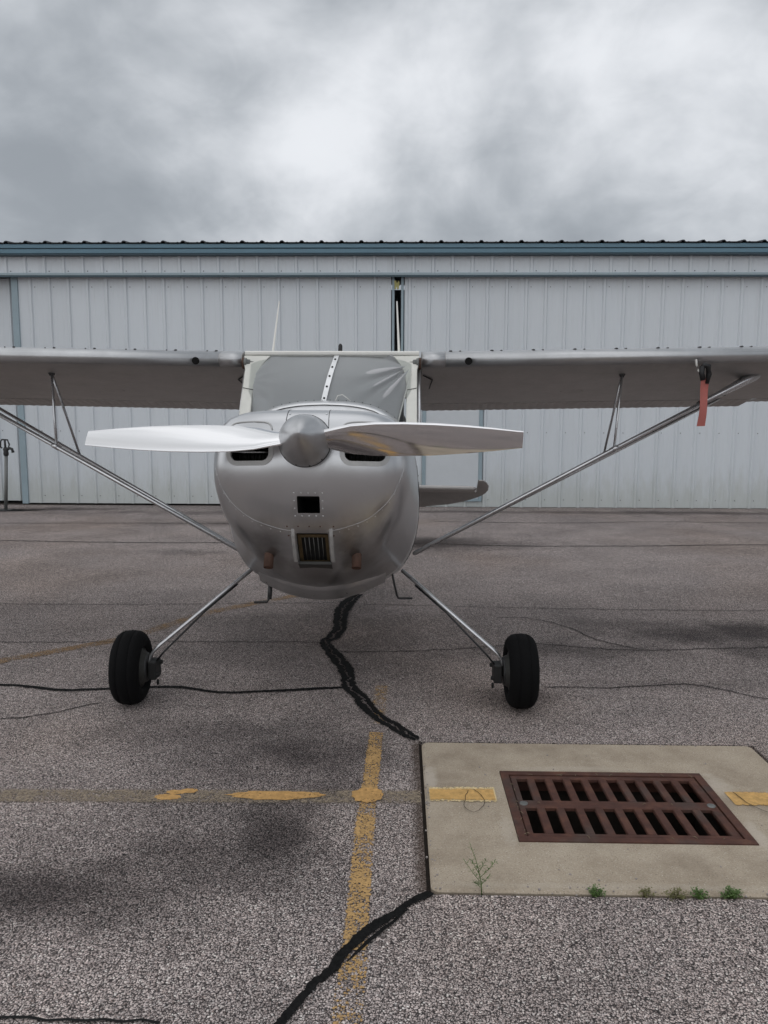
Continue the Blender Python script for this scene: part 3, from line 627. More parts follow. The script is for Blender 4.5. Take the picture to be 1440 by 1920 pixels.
# cooling inlets, lamp opening, carburettor mouth cut out of the shell
def cut(ob, cutter_mb, mat='black_void'):
    c = cutter_mb.build('cutter', mat, plane); bpy.context.view_layer.update()
    ob.data.materials.append(M[mat])
    m_ = ob.modifiers.new('b', 'BOOLEAN'); m_.operation = 'DIFFERENCE'; m_.object = c; m_.solver = 'EXACT'; m_.material_mode = 'TRANSFER'
    bpy.context.view_layer.update()
    dg = bpy.context.evaluated_depsgraph_get(); me = bpy.data.meshes.new_from_object(ob.evaluated_get(dg), depsgraph=dg)
    ob.modifiers.clear(); ob.data = me; bpy.data.objects.remove(c)
def rr(x0, z0, x1, z1, r, n=5):
    return [(p[0], p[1]) for p in rounded(x0, z0, x1, z1, r, n)]
def face_cutter(poly, y0, y1): return MB().prism([B(x, y0, z) for x, z in poly], Bv(0, y1 - y0, 0))
# surface lookup before the cuts
bmc = bmesh.new(); bmc.from_mesh(cowl.data); bvh = BVHTree.FromBMesh(bmc); bmc.free(); PO = ROOT[plane.name]
def on_cowl(x, z):
    h = bvh.ray_cast(B(x, -.5, z) - PO, AFT)
    return (h[0] + PO, h[1]) if h[0] else (None, None)
INL = [rr(-.343, -.078, -.165, .012, .034), rr(.160, -.078, .345, .012, .034)]
for p in INL: cut(cowl, face_cutter(p, .0, .55))
LAMP = rr(-.048, -.298, .052, -.226, .004, 2)
cut(cowl, face_cutter(LAMP, 0, .5))
CARB = rr(-.062, -.515, .082, -.385, .004, 2)
cut(cowl, face_cutter(CARB, 0, .55))
for p in cowl.data.polygons: p.use_smooth = True
try: cowl.data.set_sharp_from_angle(angle=R(35))
except Exception: pass
def frame_on(name, poly, wdt, mat, parent, t=.004):
    """a flat flange round an opening, following the shell"""
    n = len(poly); c = Vector((sum(p[0] for p in poly) / n, sum(p[1] for p in poly) / n)); lo = []
    A = []; Bq = []
    for i, p in enumerate(poly):
        a = Vector(poly[i - 1]); b = Vector(poly[(i + 1) % n]); d = (b - a).normalized(); nn = Vector((d.y, -d.x))
        if nn.dot(Vector(p) - c) < 0: nn = -nn
        q = Vector(p) + nn * wdt; pi = Vector(p) - nn * .003
        for tgt, src in ((A, pi), (Bq, q)):
            h, no = on_cowl(src.x, src.y); tgt.append((h, no))
    if any(h is None for h, _ in A + Bq): return None
    L1 = [h - AFT * t for h, _ in A]; L2 = [h - AFT * t for h, _ in Bq]
    mb = MB(); mb.loft([[h + AFT * .03 for h, _ in A], L1, L2, [h + AFT * .004 for h, _ in Bq]], True, (False, False), False)
    return mb.build(name, mat, parent)
for p in INL:
    fr = frame_on('inlet_frame', p, .018, 'frame_alloy', cowl)
    xm = [q[0] for q in p]; top = []
    for q in crom([(min(xm) - .012, 0, .02), (min(xm) - .006, 0, .075), (min(xm) + .03, 0, .098), (max(xm) - .03, 0, .098), (max(xm) + .006, 0, .075), (max(xm) + .012, 0, .02)], 40):
        h_, no_ = on_cowl(q.x, q.z)
        if h_ is not None: top.append(h_)
    MB().tube(top, .0045, 6).build('inlet_flange', 'frame_alloy', cowl)
    xs = sorted(q[0] for q in p)
    MB().tube([B(xs[0] - .03, .192, -.030), B(xs[-1] + .03, .192, -.030)], .004, 8).build('hinge_rod', 'bare_alloy', cowl)
def rivets(name, pts, parent, r=.0042, mat='bare_alloy'):
    mb = MB()
    for x, z in pts:
        h, no = on_cowl(x, z)
        if h is not None: mb.lathe(h - no * .001, no, [(0, r), (r * .5, r * .85), (r * .8, r * .4)], 8)
    return stuff(mb.build(name, mat, parent))
for s1 in (-1, 1):
    ey = MB().lathe(B(s1 * .17, .36, -.03), (s1, 0, 0), [q for k in range(11) for q in ((.016 * k, .034), (.016 * k + .001, .047), (.016 * k + .005, .047), (.016 * k + .006, .034))], 20)
    ey.build('engine_cylinder', 'dull_alloy', plane)
lx0, lz0, lx1, lz1 = -.060, -.311, .064, -.213
rivets('rivets', [(lx0 + (lx1 - lx0) * k / 4, lz1) for k in range(5)] + [(lx0 + (lx1 - lx0) * k / 4, lz0) for k in range(5)] + [(x, lz0 + (lz1 - lz0) * k / 3) for x in (lx0, lx1) for k in (1, 2)], cowl)
rivets('rivets', [(-.10, -.355), (-.05, -.355), (.0, -.355), (.05, -.355), (.108, -.355), (-.097, -.395), (.107, -.395)], cowl, .0045, 'dull_brown')
# seam of the nose bowl with its rivets
seam = crom([(x, 0, z) for x, z in [(-.425, -.09), (-.37, -.22), (-.27, -.315), (-.15, -.362), (-.075, -.375)]], 34)
for sgn in (-1, 1):
    pts = []
    for p in seam:
        h, no = on_cowl(p.x * sgn * -1, p.z)
        if h is not None: pts.append(h + no * .0002)
    MB().tube(pts, .0012, 5).build('bowl_seam', 'wing_skin', cowl)
    rivets('rivets', [(p.x * sgn * -1, p.z - .012) for p in seam[2::3]], cowl, .003)
# split line between upper and lower cowl and the edges of the top centre panel
def surf_line(name, xz, r=.002, mat='dark_steel', n=30):
    pts = []
    for p in crom([(x, 0, z) for x, z in xz], n):
        h, no = on_cowl(p.x, p.z)
        if h is not None: pts.append(h)
    if len(pts) > 2: return MB().tube(pts, r, 5).build(name, mat, cowl)
surf_line('split_line', [(-.43, -.004), (-.375, -.004)], .0035); surf_line('split_line', [(.375, -.004), (.43, -.004)], .0035)
surf_line('panel_joint', [(-.098, .06), (-.094, .178)], .0018); surf_line('panel_joint', [(.092, .06), (.088, .178)], .0018)
rivets('screws', [(-.085, .14), (.078, .14)], cowl, .006)
# louvre gap behind the upper cowl: dark lip round the firewall
gap = [[B(x * q, y, -.06 + (z + .06) * q) for x, z in OB] for y, q in ((.840, .955), (.872, .955))]
MB().loft(gap, True, (False, False)).build('firewall_gap', 'black_void', plane)
# carburettor air scoop
def yc(z): return (on_cowl(-.11, z)[0] - HUB).dot(AFT)
zs_ = [-.365, -.40, -.44, -.48, -.515]
sill = MB(); sill.prism([B(-.0675, yc(-.515) - .012, -.512), B(-.0675, yc(-.515) - .016, -.525), B(-.0675, yc(-.56) + .012, -.56), B(-.0675, yc(-.54) + .04, -.53)], Bv(.155, 0, 0))
scoop = sill.build('air_scoop', 'dull_alloy', plane)
for x0, x1 in ((-.084, -.068), (.088, .104)):
    edge = [B(x0, yc(z) - pr, z) for z, pr in zip(zs_, (.003, .020, .026, .032, .036))]; back = [B(x0, yc(z) + .03, z) for z in zs_]
    MB().prism(edge + back[::-1], Bv(x1 - x0, 0, 0)).build('scoop_cheek', 'frame_alloy', scoop, bevel=.002)
def tilt(z, d=0.0): return yc(-.385) + .022 + (z + .385) * (yc(-.515) - yc(-.385)) / -.13 + d
def slab_on(name, x0, x1, z0, z1, d0, d1, mat):
    mb = MB(); mb.add([B(x, tilt(z, d), z) for d in (d0, d1) for x, z in ((x0, z0), (x1, z0), (x1, z1), (x0, z1))], [(0, 1, 2, 3), (4, 5, 6, 7), (0, 1, 5, 4), (1, 2, 6, 5), (2, 3, 7, 6), (3, 0, 4, 7)])
    return mb.build(name, mat, scoop)
for q in ((-.061, -.045, -.512, -.389), (.065, .081, -.512, -.389), (-.0448, .0648, -.402, -.389), (-.0448, .0648, -.512, -.505)):
    slab_on('filter_frame', *q, -.004, .004, 'brass_frame')
slab_on('filter_screen', -.060, .080, -.511, -.390, .012, .016, 'black_void')
for k in range(5): MB().tube([B(-.030 + .020 * k, tilt(-.403, .006), -.403), B(-.030 + .020 * k, tilt(-.504, .006), -.504)], .0020, 6).build('filter_wire', 'galvanized', scoop)
# exhaust stacks in dark cut-outs
for sx, r_ in ((-.205, .0), (.205, .0)):
    h, no = on_cowl(sx, -.472)
    MB().lathe(h - no * .002 + RT * (-.024 * math.copysign(1, sx)), no, [(0, .040), (.004, .039)], 24).build('exhaust_hole', 'black_void', plane)
    st = MB(); ax = Bv(0, -.35, -1).normalized(); c0 = h + Bv(0, .03, .02)
    st.lathe(c0, ax, [(-.05, .0225), (.095, .0225), (.095, .019), (.03, .018)], 20, (True, True)); st.build('exhaust_pipe', 'rusty_pipe', plane)
# chin lip below the cowl
lipT = [(x, .800, -.622 + .80 * x * x) for x in [k / 12 * .335 for k in range(-12, 13)]]
lipB = [(x * .985, .870, -.713 + .86 * x * x) for x, _, _ in lipT]
lp = MB(); lp.loft([[B(x, y - .01, z + .01) for x, y, z in lipT], [B(x, y, z) for x, y, z in lipB], [B(x, y + .006, z + .004) for x, y, z in lipB], [B(x, y + .1, z + .03) for x, y, z in lipT]], False, (False, False))
lp.build('exit_lip', 'silver_paint', plane)
MB().tube([B(x, .80, z - .004) for x, y, z in lipT], .006, 6).build('exit_gap', 'black_void', plane)
# forward fuselage with the deck under the windshield, then the tail cone
def sec(y, top, hw, bot, mid, n1=2.6, zt=None):
    out = []
    for k in range(NO):
        a = 6.28318 * k / NO; c, s1 = math.sin(a), math.cos(a)
        ex = 2 / n1
        x = hw * math.copysign(abs(c) ** ex, c); z = mid + (top - mid if s1 > 0 else mid - bot) * math.copysign(abs(s1) ** ex, s1)
        out.append((x, y, z))
    return out
def mixl(l1, l2, t): return [tuple(a * (1 - t) + b * t for a, b in zip(p, q)) for p, q in zip(l1, l2)]
OBl = [(x * .97, .858, -.06 + (z + .06) * .965) for x, z in OB]; OBm = [(x * .992, .866, -.06 + (z + .06) * .99) for x, z in OB]
S1 = [(x * 1.005, .93, z + (.022 if z > .1 else 0)) for x, z in OB]; S2 = [(x * 1.01, 1.02, z + (.028 if z > .1 else 0)) for x, z in OB]
S3 = [(x * 1.02, 1.35, z + (.0 if z > .1 else -.012)) for x, z in OB]; S4 = [(x * 1.01, 2.05, z if z < .1 else z * .9) for x, z in OB]
fm = loft_body([OBl, OBm, S1, S2, S3, S4]); fus = fm.build('fuselage', 'silver_paint', plane)
tc_ = loft_body([sec(2.02, .66, .49, -.655, .05, 3.2), sec(2.5, .64, .47, -.60, .05, 3.0), sec(3.2, .52, .36, -.42, .06, 2.6), sec(4.2, .36, .235, -.16, .09, 2.4), sec(5.2, .27, .14, .03, .14, 2.2), sec(6.0, .23, .05, .10, .16, 2.0)])
tc_.build('tail_cone', 'silver_paint', plane)
# door edge, side seam and stains of the fuselage side
bmf = bmesh.new(); bmf.from_mesh(fus.data); bvf = BVHTree.FromBMesh(bmf); bmf.free()
def on_side(y, z, s1=1):
    h = bvf.ray_cast(B(1.2 * s1, y, z) - PO, Vector((-s1, 0, 0))); return h[0] + PO + Vector((s1 * .0005, 0, 0)) if h[0] else None
for s1 in (-1, 1):
    for yz in ([(.89, .0), (.89, -.12), (1.0, -.22), (1.13, -.30)], [(1.16, .05), (1.18, -.2), (1.14, -.42), (1.08, -.52)], [(1.30, .12), (1.28, -.3), (1.2, -.5)], [(.95, -.08), (.955, -.2)], [(1.05, -.16), (1.05, -.33)]):
        pts = [on_side(p.x, p.z, s1) for p in crom([(a, 0, b) for a, b in yz], 16)]; pts = [p for p in pts if p is not None]
        if len(pts) > 2: MB().tube(pts, .0018, 5).build('panel_joint', 'dark_steel', fus)
    mb = MB()
    for k in range(12):
        p = on_side(1.02, -.04 - .043 * k, s1)
        if p is not None: mb.lathe(p, (s1, 0, 0), [(0, .0045), (.002, .003)], 8)
    stuff(mb.build('screws', 'dark_steel', fus))
# deck seam strip under the windshield
dk = []
for k in range(41):
    x = -.44 + .88 * k / 40; h = bvf.ray_cast(B(x, .965, 1.0) - PO, -UP)
    if h[0]: dk.append(h[0] + PO)
MB().tube(dk, .005, 6, True, (1, .5)).build('deck_molding', 'bare_alloy', fus)
mb = MB()
for p in dk[1::2]: mb.lathe(p + UP * .004 - AFT * .018, UP, [(0, .004), (.003, .002)], 6)
stuff(mb.build('deck_screws', 'dark_steel', fus))

# cabin: posts, roof leading edge, roof skin
def side_poly(s1, pts, yfun, t): return [B(s1 * x, yfun(z), z) for x, z in pts]
yf = lambda z: 1.03 + (z - .25) * .50
for s1 in (-1, 1):
    pol = [(.497, .22), (.498, .45), (.500, .60), (.515, .655), (.515, .690), (.36, .690), (.395, .640), (.425, .575), (.436, .50), (.437, .35), (.435, .22)]
    P1 = [B(s1 * x, yf(z), z) for x, z in pol]
    MB().prism(P1, Bv(0, .035, 0)).build('cabin_post', 'cream_paint', plane, bevel=.004)
    pts = [B(s1 * .4965, yf(.475) - .003, .475), B(s1 * .466, yf(.468) - .004, .468), B(s1 * .4375, yf(.462) - .003, .462)]
    MB().tube(pts, .0018, 5).build('post_joint', 'dark_steel', plane)
    # bare wing spar fitting where the root fairing is missing
    MB().lathe(B(s1 * .5145, 1.255, .645), (s1, 0, 0), [(-.006, .034), (.009, .034)], 20).build('spar_fitting', 'rusty_pipe', plane)
    MB().lathe(B(s1 * .510, 1.235, .645), (-s1, 0, 0), [(0, .026), (.014, .026), (.015, .019), (.034, .017), (.036, .008), (.056, .007)], 12).build('spar_bolt', 'galvanized', plane)
roof_prof = [(1.275, .690), (1.258, .700), (1.255, .712), (1.265, .722), (1.30, .732), (1.6, .745), (2.0, .72), (2.3, .69), (2.3, .66), (1.6, .70), (1.30, .69)]
MB().loft([[B(x, y, z) for y, z in roof_prof] for x in (-.512, -.2, .2, .512)], True, (True, True), False).build('cabin_roof', 'white_trim', plane)
# windshield, sheer cover, centre strip
def ws(u, v, off=0.0):
    """u -1..1 across, v 0..1 up"""
    xb = .455 * u; zb_ = .355 - .12 * abs(u) ** 2.2; yb = .985 + .09 * abs(u) ** 2
    xt = .47 * u; zt_ = .696; yt = 1.262
    bul = .028 * math.sin(math.pi * v)
    return (xb + (xt - xb) * v, yb + (yt - yb) * v - bul + off, zb_ + (zt_ - zb_) * v + bul * .4)
def grid(fn, nu, nv, name, mat, parent):
    vs = []; fs = []
    for i in range(nv + 1):
        for j_ in range(nu + 1): vs.append(fn(-1 + 2 * j_ / nu, i / nv))
    for i in range(nv):
        for j_ in range(nu): a = i * (nu + 1) + j_; fs.append((a, a + 1, a + nu + 2, a + nu + 1))
    return MB().add(vs, fs, True).build(name, mat, parent)
shield = grid(lambda u, v: B(*ws(u, v)), 40, 14, 'windshield', 'plexiglass', plane)
stp = MB(); c1 = [ws(.0, v / 10, -.004) for v in range(11)]
stp.loft([[B(x - .014 + .0 * k, y, z) for k, (x, y, z) in enumerate(c1)], [B(x + .014, y, z) for x, y, z in c1], [B(x + .014, y + .005, z) for x, y, z in c1], [B(x - .014, y + .005, z) for x, y, z in c1]], True, (False, False), False)
lean = MB(); lean.v = [p + RT * (-.02 + .05 * ((p - HUB).dot(UP) - .355) / .34) for p in stp.v]; lean.f = stp.f
lean.build('centre_strip', 'bare_alloy', shield)
for k in range(5):
    v = .08 + .2 * k; x, y, z = ws(0, v, -.005); MB().lathe(B(x - .02 + .05 * v, y, z), Bv(0, -1, .3), [(0, .007), (.004, .004)], 10).build('strip_screw', 'dark_steel', shield)
cover = thing('windshield_cover', B(0, 1.1, .4), 'sheer grey mesh sunshade draped inside the aircraft windshield', 'sunshade')
def cov(u, v):
    x, y, z = ws(u * ((.86 + .19 * v) if u > 0 else 1.0), v, .016)
    z = z - .0 ; fx, fz = .475, .63
    d = math.hypot(x - fx, z - fz); a = math.atan2(z - fz, x - fx)
    f = .019 * math.sin(a * 13 + 2 * math.sin(a * 5)) * math.exp(-((d - .16) / .20) ** 2) * (1 if x > 0 else 0) * min(1, x / .12)
    d2 = math.hypot(x + .475, z - .52); a2 = math.atan2(z - .52, x + .475)
    if x < 0: f += .0025 * math.sin(a2 * 13) * math.exp(-((d2 - .15) / .12) ** 2) * min(1, -x / .12)
    f += .003 * math.sin(x * 9 + z * 4)
    return B(x, y + f, z)
grid(cov, 150, 60, 'fabric', 'sheer_fabric', cover)
hem = MB().tube([B(*ws(.862 + .188 * v / 12, v / 12, .006)) for v in range(12)], .005, 6); hem.build('hem', 'white_trim', cover)
MB().tube([B(.045, .985, .365), B(.06, .98, .395), B(.085, .985, .402), B(.105, .985, .388), B(.13, .99, .368)], .0025, 6).build('cord', 'white_trim', cover)
# cabin inside: glare shield top, seats, rear bulkhead cloth
MB().loft([[B(x, y, z) for x, z in ((-.42, .20), (-.42, .62), (-.34, .66), (.34, .66), (.42, .62), (.42, .20))] for y in (1.72, 1.80)], True, (True, True), False).build('seat_back', 'interior_grey', plane)
for s1 in (-1, 1):
    MB().loft([[B(s1 * .497, y, z) for y, z in ((1.14, .30), (1.28, .655), (2.02, .655), (2.02, .25))], [B(s1 * .500, y, z) for y, z in ((1.14, .30), (1.28, .655), (2.02, .655), (2.02, .25))]], True, (True, True), False).build('side_window', 'plexiglass', plane)
    MB().tube([B(s1 * .508, 1.10, .20), B(s1 * .512, 1.30, .64)], .012, 8).build('door_edge', 'silver_paint', plane)

# ------------------------------------------------------------------ wings
def naca(n=26, m_=.02, p_=.4, t=.12):
    up, lo = [], []
    for i in range(n + 1):
        x = .5 * (1 - math.cos(math.pi * i / n)); yt = 5 * t * (.2969 * math.sqrt(x) - .126 * x - .3516 * x * x + .2843 * x ** 3 - .1036 * x ** 4)
        yc = m_ / p_ ** 2 * (2 * p_ * x - x * x) if x < p_ else m_ / (1 - p_) ** 2 * (1 - 2 * p_ + 2 * p_ * x - x * x)
        up.append((x, yc + yt)); lo.append((x, yc - yt))
    return up, lo
UPn, LOn = naca(); CH = 1.47; WY = 1.25; WZ = .672; DIH = math.tan(R(1.0)); ROOTX = .53
def wz(x): return WZ + (abs(x) - ROOTX) * DIH
def lower_z(x, y):
    f_ = (y - WY) / CH
    for (a, za), (b, zb_) in zip(LOn, LOn[1:]):
        if a <= f_ <= b: return wz(x) + CH * (za + (zb_ - za) * (f_ - a) / max(b - a, 1e-6))
    return wz(x)
HC = .80     # where flaps and ailerons start, fraction of chord
def wing(s1):
    prof = [(x, z) for x, z in UPn if x <= HC + .02] + [(HC + .015, UPn[-1][1] + .02 * 0 + .030), (HC + .015, -.012)] + [(x, z) for x, z in LOn[::-1] if x <= HC]
    prof = prof[:-1]
    loops = []
    for x, tap in ((ROOTX, 1), (1.2, 1), (2.0, 1), (3.0, 1), (4.4, .96), (4.85, .80), (5.02, .55)):
        loops.append([B(s1 * x, WY + CH * (a * tap + (1 - tap) * .35), wz(x) + CH * b * tap) for a, b in prof])
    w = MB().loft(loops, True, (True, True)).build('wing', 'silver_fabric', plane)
    try: w.data.set_sharp_from_angle(angle=R(40))
    except Exception: pass
    # leading edge metal cuff, slightly proud
    cuff = [(x, z) for x, z in UPn[::-1] if x <= .10] + [(x, z) for x, z in LOn[1:] if x <= .055]
    def offs(pts, d):
        o = []
        for i, p in enumerate(pts):
            a, b = pts[max(i - 1, 0)], pts[min(i + 1, len(pts) - 1)]; tx, tz = b[0] - a[0], b[1] - a[1]; l = math.hypot(tx, tz); o.append((p[0] + tz / l * d, p[1] - tx / l * d))
        return o
    sgn = -1
    co = offs(cuff, sgn * .0009); ci = offs(cuff, sgn * -.0003)
    test = co[len(co) // 2]
    if test[0] > 0: co = offs(cuff, .0009); ci = offs(cuff, -.0003)
    for xa, xb in ((ROOTX + .002, .665), (.668, 3.0), (3.003, 4.4)):
        MB().loft([[B(s1 * x, WY + CH * a * 1, wz(x) + CH * b) for a, b in co + ci[::-1]] for x in (xa, xb)], True, (True, True)).build('leading_edge_skin', 'wing_skin', w)
    # rib fasteners on the nose, and the landing lamp hole
    for k in range(11):
        xx = .70 + .245 * k
        zt_ = wz(xx) + CH * .036
        for dx, sz in ((0, .0034), (.055, .0018)):
            mb = MB(); mb.box((-sz * 2, -.008, 0), (sz * 2, .008, .005 + sz * .6)); mb.v = [B(s1 * (xx + dx), WY + CH * .055, zt_ + .008) + Bv(p.x * math.cos(.5) - p.y * .5, p.y + p.x * .5, p.z) for p in mb.v]
            mb.build('fastener', 'dark_steel', w)
    hx_ = .80; yv = WY + CH * .0035; MB().lathe(B(s1 * hx_, WY - .002, wz(hx_) - .018), Bv(0, -1, -.45), [(0, .022), (.003, .022)], 20).build('vent_hole', 'black_void', w)
    # flap with pressed corrugations, aileron likewise, set off from the wing by a gap
    def panel(name, xa, xb, droop, ya, yb):
        tk = CH * .024; mb = MB(); nb = int((xb - xa) / .062); st_ = []
        for i in range(nb * 4 + 1):
            x = xa + (xb - xa) * i / (nb * 4); bead = (0, .0035, .0055, .0035)[i % 4]
            z0 = lower_z(x, WY + CH * (HC - .01)) ; zf = z0 + .003; zr = wz(x) - droop + CH * .004
            st_.append([B(s1 * x, WY + CH * ya, zf + .045), B(s1 * x, WY + CH * (ya - .006), zf + .02), B(s1 * x, WY + CH * ya, zf - bead), B(s1 * (x + .02), WY + CH * yb, zr - bead * .6), B(s1 * (x + .02), WY + CH * (yb + .004), zr + .004), B(s1 * x, WY + CH * (yb - .01), zr + .008)])
        mb.loft(st_, True, (True, True), False); return mb.build(name, 'silver_fabric', w)
    panel('flap', ROOTX + .02, 2.98, .022, HC + .022, 1.0)
    panel('aileron', 3.02, 4.40, -.008, HC + .022, .985)
    for k, yy in enumerate((1.95,)):
        xx = 1.55; MB().lathe(B(s1 * xx, yy, lower_z(xx, yy) - .001), Bv(0, 0, -1), [(0, .075), (.0015, .074), (.002, .066)], 24).build('inspection_cover', 'silver_fabric', w)
    MB().tube([B(s1 * (ROOTX + .01), 1.40, lower_z(.54, 1.40) - .006), B(s1 * (ROOTX + .07), 1.50, lower_z(.6, 1.5) - .006), B(s1 * (ROOTX + .06), 1.75, lower_z(.6, 1.75) - .006)], .004, 6).build('cable', 'black_plastic', w)
    return w
WINGS = [wing(-1), wing(1)]
# struts
def strut(a, b, r=.021, name='lift_strut', n=14, flat=(.62, 1.5)):
    return MB().tube([a, b], r, n, True, flat, AFT).build(name, 'strut_metal', plane)
for s1 in (-1, 1):
    xa = 2.60
    fu = B(s1 * .490, 1.20, -.462)
    f1 = B(s1 * xa, 1.58, lower_z(xa, 1.58) + .01); r1 = B(s1 * 2.72, 2.42, lower_z(2.72, 2.36) + .0)
    rl = fu + Bv(0, .07, .0)
    strut(fu, f1); strut(rl, r1, .018)
    cu = f1 + (fu - f1) * .165; d = (fu - f1).normalized()
    MB().tube([f1 + d * .0 , f1 + (fu - f1) * .05, f1 + (fu - f1) * .10, cu], [.05, .043, .034, .026], 14, True, (.62, 1.5), AFT).build('strut_cuff', 'strut_metal', plane)
    MB().tube([cu, cu + d * .018], .030, 14, True, (.7, 1.4), AFT).build('cuff_band', 'black_plastic', plane)
    t = .565; jf = fu.lerp(f1, t); jr = rl.lerp(r1, t); top = B(s1 * 1.75, 1.46, lower_z(1.75, 1.46) + .002)
    MB().tube([jf, top], .0085, 10, True, (.8, 1.4), AFT).build('jury_strut', 'strut_metal', plane)
    MB().tube([jr, top], .0085, 10, True, (.8, 1.4), AFT).build('jury_strut', 'strut_metal', plane)
    MB().tube([jf - d * .018, jf + d * .018], .0235, 14, True, (.70, 1.5), AFT).build('strut_clamp', 'strut_metal', plane)
    MB().lathe(top, Bv(0, 0, -1), [(-.004, .022), (.004, .02), (.022, .009)], 12).build('jury_fitting', 'dark_steel', plane)
    tr_ = B(s1 * 2.58, 1.98, lower_z(2.58, 1.98) - .022)
    rg = [tr_ + RT * (.014 * math.cos(a)) + UP * (.018 * math.sin(a)) for a in [6.28318 * k / 14 for k in range(15)]]
    MB().tube(rg, .0045, 6).build('tie_down_ring', 'dark_steel', plane)

# ------------------------------------------------------------------ undercarriage
for s1 in (-1, 1):
    wc = Vector((-.385 + s1 * 1.012, 3.86, .1905)); toe = Vector((s1, -.06 if s1 < 0 else .0, 0)).normalized()
    ax = wc - Vector((s1 * .096, 0, 0)); up_ = B(s1 * .42, 1.10, -.56)
    pts = [up_, up_.lerp(ax + Vector((-s1 * .05, .01, .112)), .5), ax + Vector((-s1 * .05, .01, .112)), ax + Vector((-s1 * .022, .008, .085)), ax + Vector((-s1 * .006, .004, .060)), ax + Vector((0, 0, .03)), ax + Vector((0, 0, -.04))]
    leg = MB().tube(pts, [.0115, .0105, .0095, .0088, .0075, .006, .006], 12, True, (1, 1.7), (0, 1, 0)).build('gear_leg', 'strut_metal', plane)
    MB().lathe(ax - Vector((s1 * .01, 0, 0)), (s1, 0, 0), [(0, .022), (.012, .022), (.014, .018), (.10, .018)], 16).build('axle', 'dull_alloy', plane)
    MB().tube([p + Vector((s1 * .0, -.022, -.016)) for p in (up_.lerp(pts[1], .3), pts[1], pts[2] + Vector((-s1 * .03, 0, -.01)), pts[3] + Vector((-s1 * .02, 0, -.03)))], .005, 6).build('brake_hose', 'black_plastic', leg)
    bb = MB(); bb.box((-.026, -.045, -.055), (.016, .045, .040)); bb.v = [ax + Vector((-s1 * (.020) + p.x * s1, p.y, p.z)) for p in bb.v]; 
    bb.lathe(ax + Vector((-s1 * .06, -.03, -.03)), (s1, 0, 0), [(0, .012), (.05, .012)], 10); bb.lathe(ax + Vector((-s1 * .06, .03, .02)), (s1, 0, 0), [(0, .012), (.05, .012)], 10)
    bb.lathe(ax + Vector((-s1 * .05, -.03, -.055)), (0, 0, -1), [(0, .008), (.03, .006)], 8)
    wheel = MB().lathe(wc, toe, [(-.10, .028), (-.085, .03), (-.084, .075), (-.060, .085), (-.058, .105), (-.05, .105), (.05, .105), (.058, .105), (.06, .085), (.075, .06), (.085, .02)], 36).build('wheel', 'dull_alloy', plane)
    W = .078
    tp = [(-.052, .098), (-.066, .108), (-.076, .128), (-W, .146), (-.074, .164), (-.063, .180), (-.048, .1905)]
    for gx, gr in ((-.028, .1960), (.028, .1960)): tp += [(gx - .003, gr), (gx - .002, gr - .0022), (gx + .002, gr - .0022), (gx + .003, gr)] + ([(0, .1985)] if gx < 0 else [])
    tp += [(.048, .1905), (.063, .180), (.074, .164), (W, .146), (.076, .128), (.066, .108), (.052, .098)]
    MB().lathe(wc, toe, [(a * .95, b * .965) for a, b in tp], 56, (False, False)).build('tyre', 'rubber', wheel)
    MB().lathe(wc - Vector((s1 * .088, 0, 0)), (s1, 0, 0), [(-.004, .035), (-.004, .070), (.006, .070), (.007, .03)], 28).build('brake_disc', 'dark_steel', wheel)
    bb.build('brake_caliper', 'brake_black', wheel, bevel=.004)
# tail wheel
tw = B(0, 5.85, .0); tw = Vector((tw.x, tw.y, .085))
MB().tube([B(0, 5.3, .05), B(0, 5.7, .0), Vector((tw.x, tw.y, .17))], .014, 8, True, (2.2, .7)).build('tail_spring', 'dark_steel', plane)
MB().lathe(tw - Vector((.03, 0, 0)), (1, 0, 0), [(0, .03), (.005, .075), (.03, .085), (.055, .075), (.06, .03)], 24).build('tail_wheel', 'rubber', plane)
# boarding steps
MB().tube([B(.36, 1.02, -.55), B(.375, 1.05, -.63), B(.392, 1.08, -.70), B(.40, 1.085, -.712), B(.43, 1.085, -.712), B(.475, 1.085, -.712)], .006, 8).build('boarding_step', 'dark_steel', plane)
ls = MB(); ls.tube([B(-.285, .93, -.64), B(-.29, .94, -.715)], .012, 8); ls.tube([B(-.285, .93, -.70), B(-.30, .93, -.728), B(-.37, .93, -.732)], .006, 8)
ls.build('drain_fitting', 'dark_steel', plane)
